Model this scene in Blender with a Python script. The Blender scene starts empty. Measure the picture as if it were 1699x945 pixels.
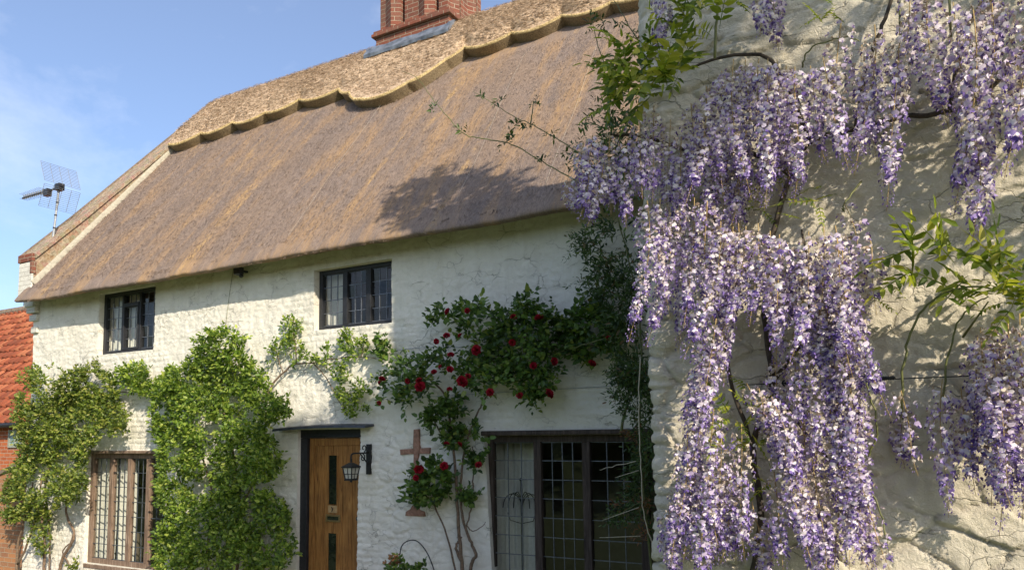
import bpy, math
import numpy as np
from mathutils import Vector, Matrix

S = bpy.context.scene
COL = S.collection
rad = math.radians

# ------------------------------------------------------------------ camera, sky, sun, exposure
YAW, PITCH, ROLL, CY = rad(28.5), rad(5.5), rad(0.85), 596.0
PW, PH, FPX = 1699.0, 945.0, 1227.0
CAM = np.array([0.0, -6.9, 1.75])
cd = bpy.data.cameras.new("camera"); cam = bpy.data.objects.new("camera", cd); COL.objects.link(cam)
_f = np.array([-math.sin(YAW) * math.cos(PITCH), math.cos(YAW) * math.cos(PITCH), math.sin(PITCH)])
_r0 = np.array([math.cos(YAW), math.sin(YAW), 0.0]); _u0 = np.cross(_r0, _f)
_r = math.cos(ROLL) * _r0 - math.sin(ROLL) * _u0
_u = math.sin(ROLL) * _r0 + math.cos(ROLL) * _u0
cam.matrix_world = Matrix([[_r[i], _u[i], -_f[i], CAM[i]] for i in range(3)] + [[0, 0, 0, 1]])
cd.sensor_width = 36.0; cd.lens = 36.0 * FPX / PW
cd.shift_y = (CY - PH / 2) / PW
cd.clip_start = 0.05; cd.clip_end = 3000
S.camera = cam
S.render.resolution_x, S.render.resolution_y = 1024, 569

SUN = np.array([1.45, -1.0, 1.0]); SUN = SUN / np.linalg.norm(SUN)
SUN_EL = math.asin(SUN[2]); SUN_AZ = math.atan2(SUN[0], SUN[1])
world = bpy.data.worlds.new("World"); S.world = world; world.use_nodes = True
wn, wl = world.node_tree.nodes, world.node_tree.links
wn.clear()
w_out = wn.new("ShaderNodeOutputWorld"); w_bg = wn.new("ShaderNodeBackground")
w_sky = wn.new("ShaderNodeTexSky"); w_sky.sky_type = 'NISHITA'; w_sky.sun_disc = False
w_sky.sun_elevation = SUN_EL; w_sky.sun_rotation = SUN_AZ
w_sky.air_density = 1.0; w_sky.dust_density = 1.6; w_sky.ozone_density = 2.2
w_tc = wn.new("ShaderNodeTexCoord"); w_map = wn.new("ShaderNodeMapping")
w_map.inputs['Scale'].default_value = (1.5, 1.5, 2.6)
w_noi = wn.new("ShaderNodeTexNoise"); w_noi.inputs['Scale'].default_value = 1.5
w_noi.inputs['Detail'].default_value = 9; w_noi.inputs['Roughness'].default_value = 0.62
w_noi.inputs['Distortion'].default_value = 0.25
w_rmp = wn.new("ShaderNodeValToRGB")
w_rmp.color_ramp.elements[0].position = 0.46; w_rmp.color_ramp.elements[1].position = 0.95
w_rmp.color_ramp.elements[0].color = (.10, .10, .10, 1); w_rmp.color_ramp.elements[1].color = (.8, .8, .8, 1)
w_mix = wn.new("ShaderNodeMixRGB"); w_mix.inputs[2].default_value = (6.6, 6.9, 7.8, 1)
wl.new(w_tc.outputs['Generated'], w_map.inputs[0]); wl.new(w_map.outputs[0], w_noi.inputs['Vector'])
wl.new(w_noi.outputs['Fac'], w_rmp.inputs[0]); wl.new(w_rmp.outputs[0], w_mix.inputs[0])
w_tint = wn.new('ShaderNodeMixRGB'); w_tint.blend_type = 'MULTIPLY'; w_tint.inputs[0].default_value = 1; w_tint.inputs[2].default_value = (.86, .94, 1.07, 1)
wl.new(w_sky.outputs[0], w_tint.inputs[1]); wl.new(w_tint.outputs[0], w_mix.inputs[1]); wl.new(w_mix.outputs[0], w_bg.inputs[0])
w_bg.inputs[1].default_value = 0.145
wl.new(w_bg.outputs[0], w_out.inputs[0])

sd = bpy.data.lights.new("sun", 'SUN'); sd.energy = 4.6; sd.angle = rad(0.53); sd.color = (1.0, 0.89, 0.71)
so = bpy.data.objects.new("sun", sd); COL.objects.link(so)
so.rotation_euler = Vector(SUN).to_track_quat('Z', 'Y').to_euler(); so.location = (14, -10, 12)
S.view_settings.view_transform = 'Standard'; S.view_settings.look = 'None'
S.view_settings.gamma = 1.0; S.view_settings.use_curve_mapping = False
S.view_settings.exposure = 0.38
S.render.engine = 'CYCLES'; S.cycles.max_bounces = 8; S.cycles.transparent_max_bounces = 16
S.cycles.use_adaptive_sampling = True
try: S.cycles.use_denoising = True
except Exception: pass

# ------------------------------------------------------------------ survey helpers (photo point -> point on a plane of the place)
def ray(px, py): return _f + _r * ((px - PW / 2) / FPX) + _u * ((CY - py) / FPX)
def on_y(px, py, Y=0.0):
    d = ray(px, py); return CAM + d * ((Y - CAM[1]) / d[1])
def on_x(px, py, X):
    d = ray(px, py); return CAM + d * ((X - CAM[0]) / d[0])
RM = (8.20 - 3.95) / 3.42; RC = 1 / math.sqrt(1 + RM * RM)
RN = np.array([0, -RM * RC, RC]); RD = np.array([0, -RC, -RM * RC])      # roof normal, down-slope
RIDGE_Y, RIDGE_Z = 3.0, 8.20
def roof_pt(x, s, off=0.0): return np.array([x, RIDGE_Y, RIDGE_Z]) + RD * s + RN * off
def on_roof(px, py, off=0.0):
    d = ray(px, py); c = np.array([0, RIDGE_Y, RIDGE_Z]) + RN * off
    return CAM + d * (((c - CAM) @ RN) / (d @ RN))

# ------------------------------------------------------------------ noise
def _h(ix, iy, seed):
    n = (ix.astype(np.int64) * 374761393 + iy.astype(np.int64) * 668265263 + seed * 974634777) & 0xFFFFFFFF
    n = ((n ^ (n >> 13)) * 1274126177) & 0xFFFFFFFF
    n = ((n ^ (n >> 16)) * 2246822519) & 0xFFFFFFFF
    return ((n ^ (n >> 15)) & 0xFFFFFF) / float(0xFFFFFF)
def vnoise(x, y, seed=0):
    x = np.asarray(x, float); y = np.asarray(y, float)
    ix = np.floor(x); iy = np.floor(y); fx = x - ix; fy = y - iy
    ux = fx * fx * (3 - 2 * fx); uy = fy * fy * (3 - 2 * fy)
    a = _h(ix, iy, seed); b = _h(ix + 1, iy, seed); c = _h(ix, iy + 1, seed); d = _h(ix + 1, iy + 1, seed)
    return (a * (1 - ux) + b * ux) * (1 - uy) + (c * (1 - ux) + d * ux) * uy
def fbm(x, y, seed=0, o=4):
    t = 0; a = .5
    for i in range(o):
        t = t + a * (vnoise(x, y, seed + i) - .5); x = x * 2.03 + 5.1; y = y * 2.03 + 1.7; a *= .5
    return t
def worley(x, y, seed=0, jit=.9):
    ix = np.floor(x); iy = np.floor(y)
    f1 = np.full(x.shape, 9.0); f2 = np.full(x.shape, 9.0); cid = np.zeros(x.shape)
    for dx in (-1, 0, 1):
        for dy in (-1, 0, 1):
            cx = ix + dx; cy = iy + dy
            ox = cx + .5 + jit * (_h(cx, cy, seed) - .5); oy = cy + .5 + jit * (_h(cx, cy, seed + 7) - .5)
            d = np.hypot(x - ox, y - oy); c = _h(cx, cy, seed + 13)
            n = d < f1
            f2 = np.where(n, f1, np.minimum(f2, d)); cid = np.where(n, c, cid); f1 = np.where(n, d, f1)
    return f1, f2, cid
def sstep(a, b, x):
    t = np.clip((x - a) / (b - a), 0, 1); return t * t * (3 - 2 * t)
def bricks(x, z, bw, bh, joint):
    row = np.floor(z / bh); xx = x + (row % 2) * bw / 2
    fx = np.abs((xx / bw) % 1 - .5) * bw; fz = np.abs((z / bh) % 1 - .5) * bh
    ed = np.minimum(bw / 2 - fx, bh / 2 - fz)
    return sstep(0, joint, ed), _h(np.floor(xx / bw), row, 5)

# ------------------------------------------------------------------ mesh building
def world_base(o):
    b = np.zeros(3)
    while o is not None:
        b = b + np.array(o.location); o = o.parent
    return b
def make_uv(me):
    uv = me.uv_layers.new(name="UVMap")
    nl = len(me.loops); nv = len(me.vertices); nf = len(me.polygons)
    co = np.empty(nv * 3); me.vertices.foreach_get('co', co); co = co.reshape(-1, 3)
    vi = np.empty(nl, int); me.loops.foreach_get('vertex_index', vi)
    no = np.empty(nf * 3); me.polygons.foreach_get('normal', no); no = np.abs(no.reshape(-1, 3))
    lt = np.empty(nf, int); me.polygons.foreach_get('loop_total', lt)
    ax = np.repeat(np.argmax(no, 1), lt); c = co[vi]
    out = np.where((ax == 0)[:, None], c[:, [1, 2]], np.where((ax == 1)[:, None], c[:, [0, 2]], c[:, [0, 1]]))
    uv.data.foreach_set('uv', out.ravel())
def mk(name, V, F, mats, parent=None, midx=None, smooth=False, base=None, uv=False):
    """One mesh object; V in world coordinates, F a list / array of faces."""
    V = np.asarray(V, float)
    if parent is not None: b = world_base(parent)
    else: b = np.array(base, float) if base is not None else np.zeros(3)
    me = bpy.data.meshes.new(name)
    Vl = V - b
    if isinstance(F, np.ndarray):
        k = F.shape[1]; n = len(F)
        me.vertices.add(len(Vl)); me.vertices.foreach_set('co', Vl.astype(np.float32).ravel())
        me.loops.add(n * k); me.loops.foreach_set('vertex_index', F.astype(np.int32).ravel())
        me.polygons.add(n); me.polygons.foreach_set('loop_start', np.arange(0, n * k, k, dtype=np.int32))
        me.polygons.foreach_set('loop_total', np.full(n, k, dtype=np.int32))
        me.update(calc_edges=True); me.validate()
    else:
        me.from_pydata([tuple(v) for v in Vl], [], F); me.update()
    for m in (mats if isinstance(mats, (list, tuple)) else [mats]): me.materials.append(m)
    if midx is not None: me.polygons.foreach_set('material_index', np.asarray(midx, dtype=np.int32))
    if smooth: me.polygons.foreach_set('use_smooth', np.ones(len(me.polygons), dtype=bool))
    if uv: make_uv(me)
    me.update()
    o = bpy.data.objects.new(name, me); COL.objects.link(o)
    if parent is not None: o.parent = parent
    else: o.location = b
    return o
class MB:
    def __init__(self): self.v = []; self.f = []; self.m = []
    def add(self, V, F, m=0):
        n = len(self.v); self.v += [tuple(p) for p in V]; self.f += [tuple(i + n for i in q) for q in F]; self.m += [m] * len(F)
        return self
    def box(self, x0, x1, y0, y1, z0, z1, m=0):
        V = [(x0, y0, z0), (x1, y0, z0), (x1, y1, z0), (x0, y1, z0), (x0, y0, z1), (x1, y0, z1), (x1, y1, z1), (x0, y1, z1)]
        return self.add(V, [(0, 3, 2, 1), (4, 5, 6, 7), (0, 1, 5, 4), (1, 2, 6, 5), (2, 3, 7, 6), (3, 0, 4, 7)], m)
    def tube(self, P, r, n=6, m=0, cap=True):
        P = [np.asarray(p, float) for p in P]; k = len(P)
        R = list(r) if hasattr(r, '__len__') else [r] * k
        V = []; up = None
        for i in range(k):
            t = P[min(i + 1, k - 1)] - P[max(i - 1, 0)]; t = t / (np.linalg.norm(t) + 1e-9)
            if up is None:
                a = np.array([0, 0, 1.]) if abs(t[2]) < .9 else np.array([1., 0, 0]); up = np.cross(t, a)
            up = up - t * (up @ t); up = up / (np.linalg.norm(up) + 1e-9); bn = np.cross(t, up)
            for j in range(n):
                a = 2 * math.pi * j / n; V.append(P[i] + R[i] * (math.cos(a) * up + math.sin(a) * bn))
        F = [(i * n + j, i * n + (j + 1) % n, (i + 1) * n + (j + 1) % n, (i + 1) * n + j) for i in range(k - 1) for j in range(n)]
        if cap: F += [tuple(range(n - 1, -1, -1)), tuple((k - 1) * n + j for j in range(n))]
        return self.add(V, F, m)
    def ball(self, c, r, sc=(1, 1, 1), n=8, k=6, m=0):
        V = []; c = np.asarray(c, float)
        for i in range(k + 1):
            th = math.pi * i / k
            for j in range(n):
                ph = 2 * math.pi * j / n
                V.append(c + r * np.array([math.sin(th) * math.cos(ph) * sc[0], math.sin(th) * math.sin(ph) * sc[1], math.cos(th) * sc[2]]))
        F = [(i * n + j, i * n + (j + 1) % n, (i + 1) * n + (j + 1) % n, (i + 1) * n + j) for i in range(k) for j in range(n)]
        return self.add(V, F, m)
    def prism(self, poly, axis, a, b, m=0):
        """poly of 2-D points extruded along axis ('x': poly=(y,z); 'z': poly=(x,y); 'y': poly=(x,z))."""
        k = len(poly)
        def P(p, t): return {'x': (t, p[0], p[1]), 'y': (p[0], t, p[1]), 'z': (p[0], p[1], t)}[axis]
        V = [P(p, a) for p in poly] + [P(p, b) for p in poly]
        F = [tuple(range(k - 1, -1, -1)), tuple(range(k, 2 * k))] + [(i, (i + 1) % k, k + (i + 1) % k, k + i) for i in range(k)]
        return self.add(V, F, m)
    def build(self, name, mats, parent=None, base=None, smooth=False, uv=True, bevel=0):
        o = mk(name, self.v, self.f, mats, parent, self.m, smooth, base, uv)
        if bevel:
            b = o.modifiers.new("bevel", 'BEVEL'); b.width = bevel; b.segments = 2; b.limit_method = 'ANGLE'
        return o
def tag(o, label=None, cat=None, group=None, kind=None):
    if label: o['label'] = label
    if cat: o['category'] = cat
    if group: o['group'] = group
    if kind: o['kind'] = kind
    return o
def thing(name, loc, label, cat, group=None):
    o = bpy.data.objects.new(name, None); COL.objects.link(o); o.location = loc; o.empty_display_size = .2
    return tag(o, label, cat, group)
def grid(P):
    nu, nv = P.shape[:2]; idx = np.arange(nu * nv).reshape(nu, nv)
    F = np.stack([idx[:-1, :-1], idx[1:, :-1], idx[1:, 1:], idx[:-1, 1:]], -1).reshape(-1, 4)
    return P.reshape(-1, 3), F
def smooth_path(P, n=6):
    P = [np.asarray(p, float) for p in P]
    if len(P) < 3: return P
    Q = [2 * P[0] - P[1]] + P + [2 * P[-1] - P[-2]]; out = []
    for i in range(1, len(Q) - 2):
        for t in np.linspace(0, 1, n, endpoint=False):
            a, b, c, d = Q[i - 1:i + 3]
            out.append(.5 * ((2 * b) + (c - a) * t + (2 * a - 5 * b + 4 * c - d) * t * t + (3 * b - a - 3 * c + d) * t ** 3))
    return out + [P[-1]]

# ------------------------------------------------------------------ materials
class M:
    def __init__(self, name):
        self.mat = bpy.data.materials.new(name); self.mat.use_nodes = True
        self.t = self.mat.node_tree; self.N = self.t.nodes; self.L = self.t.links
        self.b = self.N['Principled BSDF']; self.out = self.N['Material Output']
    def n(self, kind, **kw):
        x = self.N.new(kind)
        for k, v in kw.items():
            if k in x.inputs.keys(): x.inputs[k].default_value = v
            else: setattr(x, k, v)
        return x
    def l(self, a, b): self.L.new(a, b)
    def coord(self, kind='Object', scale=(1, 1, 1), rot=(0, 0, 0)):
        c = self.n("ShaderNodeTexCoord"); m = self.n("ShaderNodeMapping")
        m.inputs['Scale'].default_value = scale; m.inputs['Rotation'].default_value = rot
        self.l(c.outputs[kind], m.inputs[0]); return m.outputs[0]
    def noise(self, vec, scale, detail=4, rough=.55, dist=0):
        x = self.n("ShaderNodeTexNoise"); x.inputs['Scale'].default_value = scale; x.inputs['Detail'].default_value = detail
        x.inputs['Roughness'].default_value = rough; x.inputs['Distortion'].default_value = dist
        self.l(vec, x.inputs['Vector']); return x.outputs['Fac']
    def ramp(self, fac, stops, interp='LINEAR'):
        r = self.n("ShaderNodeValToRGB"); r.color_ramp.interpolation = interp
        e = r.color_ramp.elements
        while len(e) < len(stops): e.new(.5)
        for i, (p, c) in enumerate(stops):
            e[i].position = p; e[i].color = (*c, 1) if hasattr(c, '__len__') else (c, c, c, 1)
        self.l(fac, r.inputs[0]); return r.outputs[0]
    def mapr(self, f, a, b):
        x = self.n("ShaderNodeMapRange"); x.inputs['From Min'].default_value = a; x.inputs['From Max'].default_value = b
        self.l(f, x.inputs['Value']); return x.outputs[0]
    def mix(self, fac, a, b, mode='MIX'):
        x = self.n("ShaderNodeMixRGB"); x.blend_type = mode
        for i, v in ((0, fac), (1, a), (2, b)):
            if hasattr(v, 'is_linked'): self.l(v, x.inputs[i])
            elif i == 0: x.inputs[0].default_value = v
            else: x.inputs[i].default_value = (*v, 1)
        return x.outputs[0]
    def bump(self, h, strength=.5, dist=.01, normal=None):
        x = self.n("ShaderNodeBump"); x.inputs['Strength'].default_value = strength; x.inputs['Distance'].default_value = dist
        self.l(h, x.inputs['Height'])
        if normal is not None: self.l(normal, x.inputs['Normal'])
        self.l(x.outputs[0], self.b.inputs['Normal']); return x.outputs[0]
    def col(self, c):
        if hasattr(c, 'is_linked'): self.l(c, self.b.inputs['Base Color'])
        else: self.b.inputs['Base Color'].default_value = (*c, 1)
    def set(self, rough=.6, metal=0, spec=.5):
        self.b.inputs['Roughness'].default_value = rough; self.b.inputs['Metallic'].default_value = metal
        self.b.inputs['Specular IOR Level'].default_value = spec
    def translucent(self, col, fac):
        t = self.n("ShaderNodeBsdfTranslucent"); x = self.n("ShaderNodeMixShader"); x.inputs[0].default_value = fac
        if hasattr(col, 'is_linked'): self.l(col, t.inputs[0])
        else: t.inputs[0].default_value = (*col, 1)
        self.l(self.b.outputs[0], x.inputs[1]); self.l(t.outputs[0], x.inputs[2]); self.l(x.outputs[0], self.out.inputs[0])

def plain(name, c, rough=.5, metal=0, var=.25, bump=0, scale=30):
    m = M(name); v = m.coord(); n = m.noise(v, scale, 5)
    a = tuple(x * (1 - var) for x in c); b = tuple(min(1, x * (1 + var)) for x in c)
    m.col(m.ramp(n, [(.3, a), (.7, b)])); m.set(rough, metal)
    if bump: m.bump(n, bump, .004)
    return m.mat

def limewash(name, c0, c1, dirt, fine=60, grit=.02, crack=4.0, eave=None):
    m = M(name); v = m.coord()
    big = m.noise(v, .8, 5, .6); mid = m.noise(v, 6, 6, .65); fn = m.noise(v, fine, 6, .75)
    base = m.ramp(mid, [(.3, c0), (.7, c1)])
    streak = m.noise(m.coord(scale=(6, 6, .6)), 1.0, 7, .7)
    base = m.mix(m.ramp(streak, [(.55, 0), (.78, .42)]), base, dirt)
    base = m.mix(m.ramp(big, [(.5, 0), (.8, .3)]), base, dirt)
    blot = m.noise(v, 3.2, 8, .75)
    base = m.mix(m.ramp(blot, [(.58, 0), (.72, .35)]), base, tuple(x * .8 for x in dirt))
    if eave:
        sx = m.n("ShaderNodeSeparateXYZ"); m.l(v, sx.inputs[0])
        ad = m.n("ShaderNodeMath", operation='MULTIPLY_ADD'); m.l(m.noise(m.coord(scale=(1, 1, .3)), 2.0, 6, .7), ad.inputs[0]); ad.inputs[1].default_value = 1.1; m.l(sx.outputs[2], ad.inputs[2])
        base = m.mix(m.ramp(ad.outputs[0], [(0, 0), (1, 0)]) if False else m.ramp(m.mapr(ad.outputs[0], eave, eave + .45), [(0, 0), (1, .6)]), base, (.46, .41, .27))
    # chips and hairline cracks in the paint
    cr = m.noise(v, 26, 8, .8)
    base = m.mix(m.ramp(cr, [(.64, 0), (.70, .5)]), base, tuple(x * .55 for x in dirt))
    wv = m.n("ShaderNodeVectorMath", operation='MULTIPLY_ADD'); nz = m.n("ShaderNodeTexNoise"); nz.inputs['Scale'].default_value = 5; nz.inputs['Detail'].default_value = 5
    m.l(v, nz.inputs['Vector']); m.l(nz.outputs['Color'], wv.inputs[0]); wv.inputs[1].default_value = (.5, .5, .25); m.l(m.coord(scale=(1, 1, 1.9)), wv.inputs[2])
    vo = m.n("ShaderNodeTexVoronoi", feature='DISTANCE_TO_EDGE'); vo.inputs['Scale'].default_value = crack; m.l(wv.outputs[0], vo.inputs['Vector'])
    line = m.ramp(vo.outputs['Distance'], [(.004, 1), (.022, 0)])
    line = m.mix(1.0, line, m.ramp(m.noise(v, 2.6, 4, .6), [(.46, 0), (.60, 1)]), 'MULTIPLY')
    base = m.mix(m.mix(1.0, line, (.55, .55, .55), 'MULTIPLY'), base, tuple(x * .42 for x in dirt))
    m.col(base); m.set(.9, 0, .15)
    h = m.mix(.45, fn, m.noise(v, fine * .4, 7, .7))
    h = m.mix(m.mix(1.0, line, (.8, .8, .8), 'MULTIPLY'), h, (0, 0, 0))
    m.bump(h, 1.0, grit)
    return m.mat
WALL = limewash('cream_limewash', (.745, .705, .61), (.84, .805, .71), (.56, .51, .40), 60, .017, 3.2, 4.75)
WING = limewash('old_limewash_on_stone', (.58, .525, .415), (.71, .645, .52), (.38, .33, .24), 48, .026, 3.4)

def thatch(name, ends=False):
    m = M(name); o = m.coord()
    st = m.coord(scale=(26, 2.2, 2.2)); st2 = m.coord(scale=(3.4, .30, .30))
    s1 = m.noise(st, 1.6, 7, .7); s2 = m.noise(st2, 1.0, 5, .6); g = m.noise(m.coord(scale=(1, .6, .6)), 75, 4, .85); big = m.noise(o, .9, 5, .6)
    fs = m.noise(m.coord(scale=(70, 9, 9)), 1.6, 4, .75)
    c = m.ramp(fs, [(.26, (.12, .091, .077)), (.5, (.24, .184, .153)), (.76, (.37, .291, .243))])
    c = m.mix(m.ramp(big, [(.40, 0), (.66, .5)]), c, (.31, .215, .145))
    bands = m.noise(m.coord(scale=(1.7, .42, .42)), 1.3, 6, .65)
    pat = m.mix(1.0, m.ramp(bands, [(.48, 0), (.62, 1)]), m.ramp(s1, [(.32, 0), (.56, 1)]), 'MULTIPLY')
    c = m.mix(m.mix(1.0, pat, (.7, .7, .7), 'MULTIPLY'), c, (.43, .265, .125))
    streak = m.ramp(s2, [(.58, 0), (.68, .8)])
    c = m.mix(m.mix(1.0, streak, m.ramp(m.noise(o, 5, 6, .7), [(.42, 0), (.60, 1)]), 'MULTIPLY'), c, (.54, .345, .15))
    c = m.mix(m.ramp(m.noise(m.coord(scale=(2.6, .5, .5)), 1.5, 5, .6), [(.5, 0), (.72, .45)]), c, (.15, .125, .12))
    c = m.mix(1.0, c, m.ramp(g, [(.25, .68), (.52, 1.0), (.78, 1.30)]), 'MULTIPLY')
    m.col(c); m.set(.9, 0, .15)
    wv = m.n("ShaderNodeTexWave", wave_type='BANDS', bands_direction='X'); wv.inputs['Scale'].default_value = 13; wv.inputs['Distortion'].default_value = 1.5
    m.l(o, wv.inputs[0])
    hh = m.mix(.5, m.mix(.6, s1, fs), m.noise(o, 110, 3, .8))
    m.bump(hh, .7, .016)
    return m.mat
THATCH = thatch('weathered_reed_thatch')
def straw(name, a, b, c3, aniso):
    m = M(name); o = m.coord(scale=aniso); s1 = m.noise(o, 1.5, 7, .7, .4); g = m.noise(m.coord(), 45, 5, .8)
    geo = m.n("ShaderNodeNewGeometry")
    c = m.ramp(s1, [(.3, a), (.5, b), (.7, c3)])
    c = m.mix(1.0, c, m.ramp(g, [(.3, .6), (.6, 1.15)]), 'MULTIPLY')
    c = m.mix(1.0, c, m.ramp(geo.outputs['Random Per Island'], [(0, .7), (1, 1.3)]), 'MULTIPLY')
    m.col(c); m.set(.8, 0, .2); m.bump(m.mix(.5, s1, g), .9, .03); return m.mat
RIDGE = straw('straw_ridge', (.31, .215, .14), (.46, .335, .225), (.60, .465, .33), (4, 16, 16))
RIMM = straw('cut_straw_rim', (.48, .35, .16), (.66, .51, .26), (.78, .64, .37), (60, 20, 20))
RIM_SHADE = straw('shaded_cut_straw', (.15, .11, .065), (.27, .205, .125), (.40, .315, .19), (40, 40, 40))  # rim straw darkened for the undercut, its shade put into the colour
REED = straw('loose_reed', (.12, .088, .07), (.24, .18, .143), (.39, .30, .235), (9, 9, 9))

def brickmat(name, cols, mortar, bw=.225, bh=.075, dirt=.3):
    m = M(name); uvv = m.coord('UV')
    b = m.n("ShaderNodeTexBrick"); b.inputs['Scale'].default_value = 1; b.inputs['Brick Width'].default_value = bw
    b.inputs['Row Height'].default_value = bh; b.inputs['Mortar Size'].default_value = .007; b.inputs['Mortar Smooth'].default_value = .3
    b.inputs['Bias'].default_value = 0; b.offset = .5
    wob = m.n("ShaderNodeTexNoise"); wob.inputs['Scale'].default_value = 9; m.l(uvv, wob.inputs['Vector'])
    vm = m.n("ShaderNodeVectorMath", operation='MULTIPLY_ADD'); m.l(wob.outputs['Color'], vm.inputs[0]); vm.inputs[1].default_value = (.012, .012, 0); m.l(uvv, vm.inputs[2])
    m.l(vm.outputs[0], b.inputs['Vector'])
    b.inputs['Color1'].default_value = (*cols[0], 1); b.inputs['Color2'].default_value = (*cols[1], 1); b.inputs['Mortar'].default_value = (*mortar, 1)
    n1 = m.noise(m.coord(), 5, 6, .7); n2 = m.noise(m.coord(), 60, 5, .7)
    c = m.mix(m.ramp(n1, [(.45, 0), (.72, dirt)]), b.outputs['Color'], cols[2])
    c = m.mix(1.0, c, m.ramp(n2, [(.3, .75), (.7, 1.2)]), 'MULTIPLY')
    m.col(c); m.set(.85, 0, .2)
    inv = m.ramp(b.outputs['Fac'], [(0, 1), (1, 0)])
    m.bump(m.mix(.3, inv, n2), .8, .012); return m.mat
BRICK = brickmat('red_chimney_brick', [(.235, .08, .05), (.16, .058, .04), (.17, .12, .09)], (.34, .27, .20), dirt=.8)
BRICK_N = brickmat('orange_brick', [(.52, .16, .06), (.40, .11, .045), (.36, .18, .10)], (.50, .38, .28))
BRICK_G = brickmat('garden_brick', [(.44, .20, .09), (.30, .14, .08), (.34, .25, .15)], (.40, .31, .22), dirt=.55)
BRICK_W = brickmat('white_painted_brick', [(.70, .68, .61), (.62, .60, .54), (.55, .50, .42)], (.55, .52, .46))
def flint(name):
    m = M(name); v = m.coord(); w = m.n("ShaderNodeTexVoronoi"); w.inputs['Scale'].default_value = 10; m.l(v, w.inputs['Vector'])
    n = m.noise(v, 25, 6, .7); c = m.mix(.75, m.ramp(w.outputs['Distance'], [(.1, (.34, .28, .21)), (.45, (.15, .11, .08)), (.75, (.46, .40, .31))]), m.mix(.35, (.34, .22, .14), w.outputs['Color'], 'MULTIPLY'))
    c = m.mix(m.ramp(n, [(.45, 0), (.65, .8)]), c, (.44, .37, .26)); m.col(c); m.set(.9); m.bump(m.mix(.5, w.outputs['Distance'], n), .9, .04); return m.mat
FLINT = flint('flint_and_brick_rubble')
LICHEN = plain('lichened_coping', (.20, .15, .11), .9, 0, .5, .8, 18)
MORTAR = plain('lime_mortar', (.37, .34, .27), .9, 0, .2, .5, 20)
LEAD = plain('sheet_lead', (.22, .25, .30), .5, .5, .45, .4, 9)
BLACK = plain('black_paint', (.017, .018, .022), .55, 0, .4, .3, 25)
IRON = plain('wrought_iron', (.02, .02, .02), .5, .4, .4, .3, 60)
CAME = plain('lead_came', (.10, .115, .135), .45, .4, .3, 0, 40)
CAME_L = plain('grey_lead_came', (.17, .18, .20), .4, .5, .3, 0, 40)
TWINE = plain('pale_twine', (.42, .38, .32), .8)
STEEL = plain('galvanised_steel', (.42, .44, .47), .45, .6, .25, 0, 40)
PLASTIC = plain('black_plastic', (.02, .02, .025), .4, 0, .2)
CURT = plain('white_curtain', (.74, .72, .66), .9, 0, .08)
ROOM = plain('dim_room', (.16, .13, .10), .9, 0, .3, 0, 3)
def wood(name, a, b, c3, sc=(16, 16, 1.1), rough=.6, bump=.5):
    m = M(name); s = m.noise(m.coord(scale=sc), 2.4, 7, .65, 1.2); g = m.noise(m.coord(), 5, 4)
    c = m.ramp(s, [(.32, a), (.5, b), (.68, c3)]); c = m.mix(1.0, c, m.ramp(g, [(.3, .8), (.7, 1.15)]), 'MULTIPLY')
    m.col(c); m.set(rough, 0, .35); m.bump(s, bump, .004); return m.mat
OAK = wood('honey_oak', (.12, .045, .012), (.30, .135, .034), (.42, .215, .065))
OLDOAK = wood('weathered_oak', (.10, .065, .045), (.20, .135, .095), (.33, .25, .19), rough=.85)
DARKOAK = wood('dark_oak', (.028, .02, .015), (.06, .042, .032), (.11, .085, .07), rough=.75)
def glass():
    m = M('leaded_glass'); lw = m.n("ShaderNodeLayerWeight"); lw.inputs[0].default_value = .5
    p = m.n("ShaderNodeMath", operation='POWER'); m.l(lw.outputs['Facing'], p.inputs[0]); p.inputs[1].default_value = 4.0
    ma = m.n("ShaderNodeMath", operation='MULTIPLY_ADD'); m.l(p.outputs[0], ma.inputs[0]); ma.inputs[1].default_value = .9; ma.inputs[2].default_value = .06
    t = m.n("ShaderNodeBsdfTransparent"); t.inputs[0].default_value = (.86, .88, .86, 1)
    g = m.n("ShaderNodeBsdfGlossy"); g.inputs['Roughness'].default_value = .015
    bn = m.n("ShaderNodeBump"); bn.inputs['Strength'].default_value = .12; bn.inputs['Distance'].default_value = .02
    m.l(m.noise(m.coord(), 5, 3), bn.inputs['Height']); m.l(bn.outputs[0], g.inputs['Normal'])
    x = m.n("ShaderNodeMixShader"); m.l(ma.outputs[0], x.inputs[0]); m.l(t.outputs[0], x.inputs[1]); m.l(g.outputs[0], x.inputs[2]); m.l(x.outputs[0], m.out.inputs[0])
    return m.mat
GLASS = glass()
DARKGLASS = plain('dark_glass', (.012, .016, .012), .06, 0, .3)
FROST = plain('milky_lantern_glass', (.50, .48, .42), .35, 0, .2)
def leafmat(name, stops, trans=.35, rough=.45, spec=.4):
    m = M(name); geo = m.n("ShaderNodeNewGeometry")
    c = m.ramp(geo.outputs['Random Per Island'], stops)
    c = m.mix(m.ramp(m.noise(m.coord(), 2.2, 4), [(.4, 0), (.7, .35)]), c, tuple(x * .55 for x in stops[0][1]))
    m.col(c); m.set(rough, 0, spec)
    m.translucent(m.mix(1.0, c, (1.9, 2.0, .9), 'MULTIPLY'), trans); return m.mat
LEAF_A = leafmat('climber_leaf', [(0, (.04, .065, .013)), (.35, (.11, .165, .026)), (.7, (.215, .27, .042)), (1, (.38, .37, .09))])
LEAF_B = leafmat('shrub_leaf', [(0, (.04, .075, .013)), (.35, (.115, .195, .026)), (.7, (.23, .32, .042)), (1, (.42, .47, .10))])
LEAF_R = leafmat('rose_leaf', [(0, (.03, .06, .018)), (.45, (.08, .15, .03)), (.8, (.14, .23, .042)), (1, (.24, .28, .06))], .25)
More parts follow.
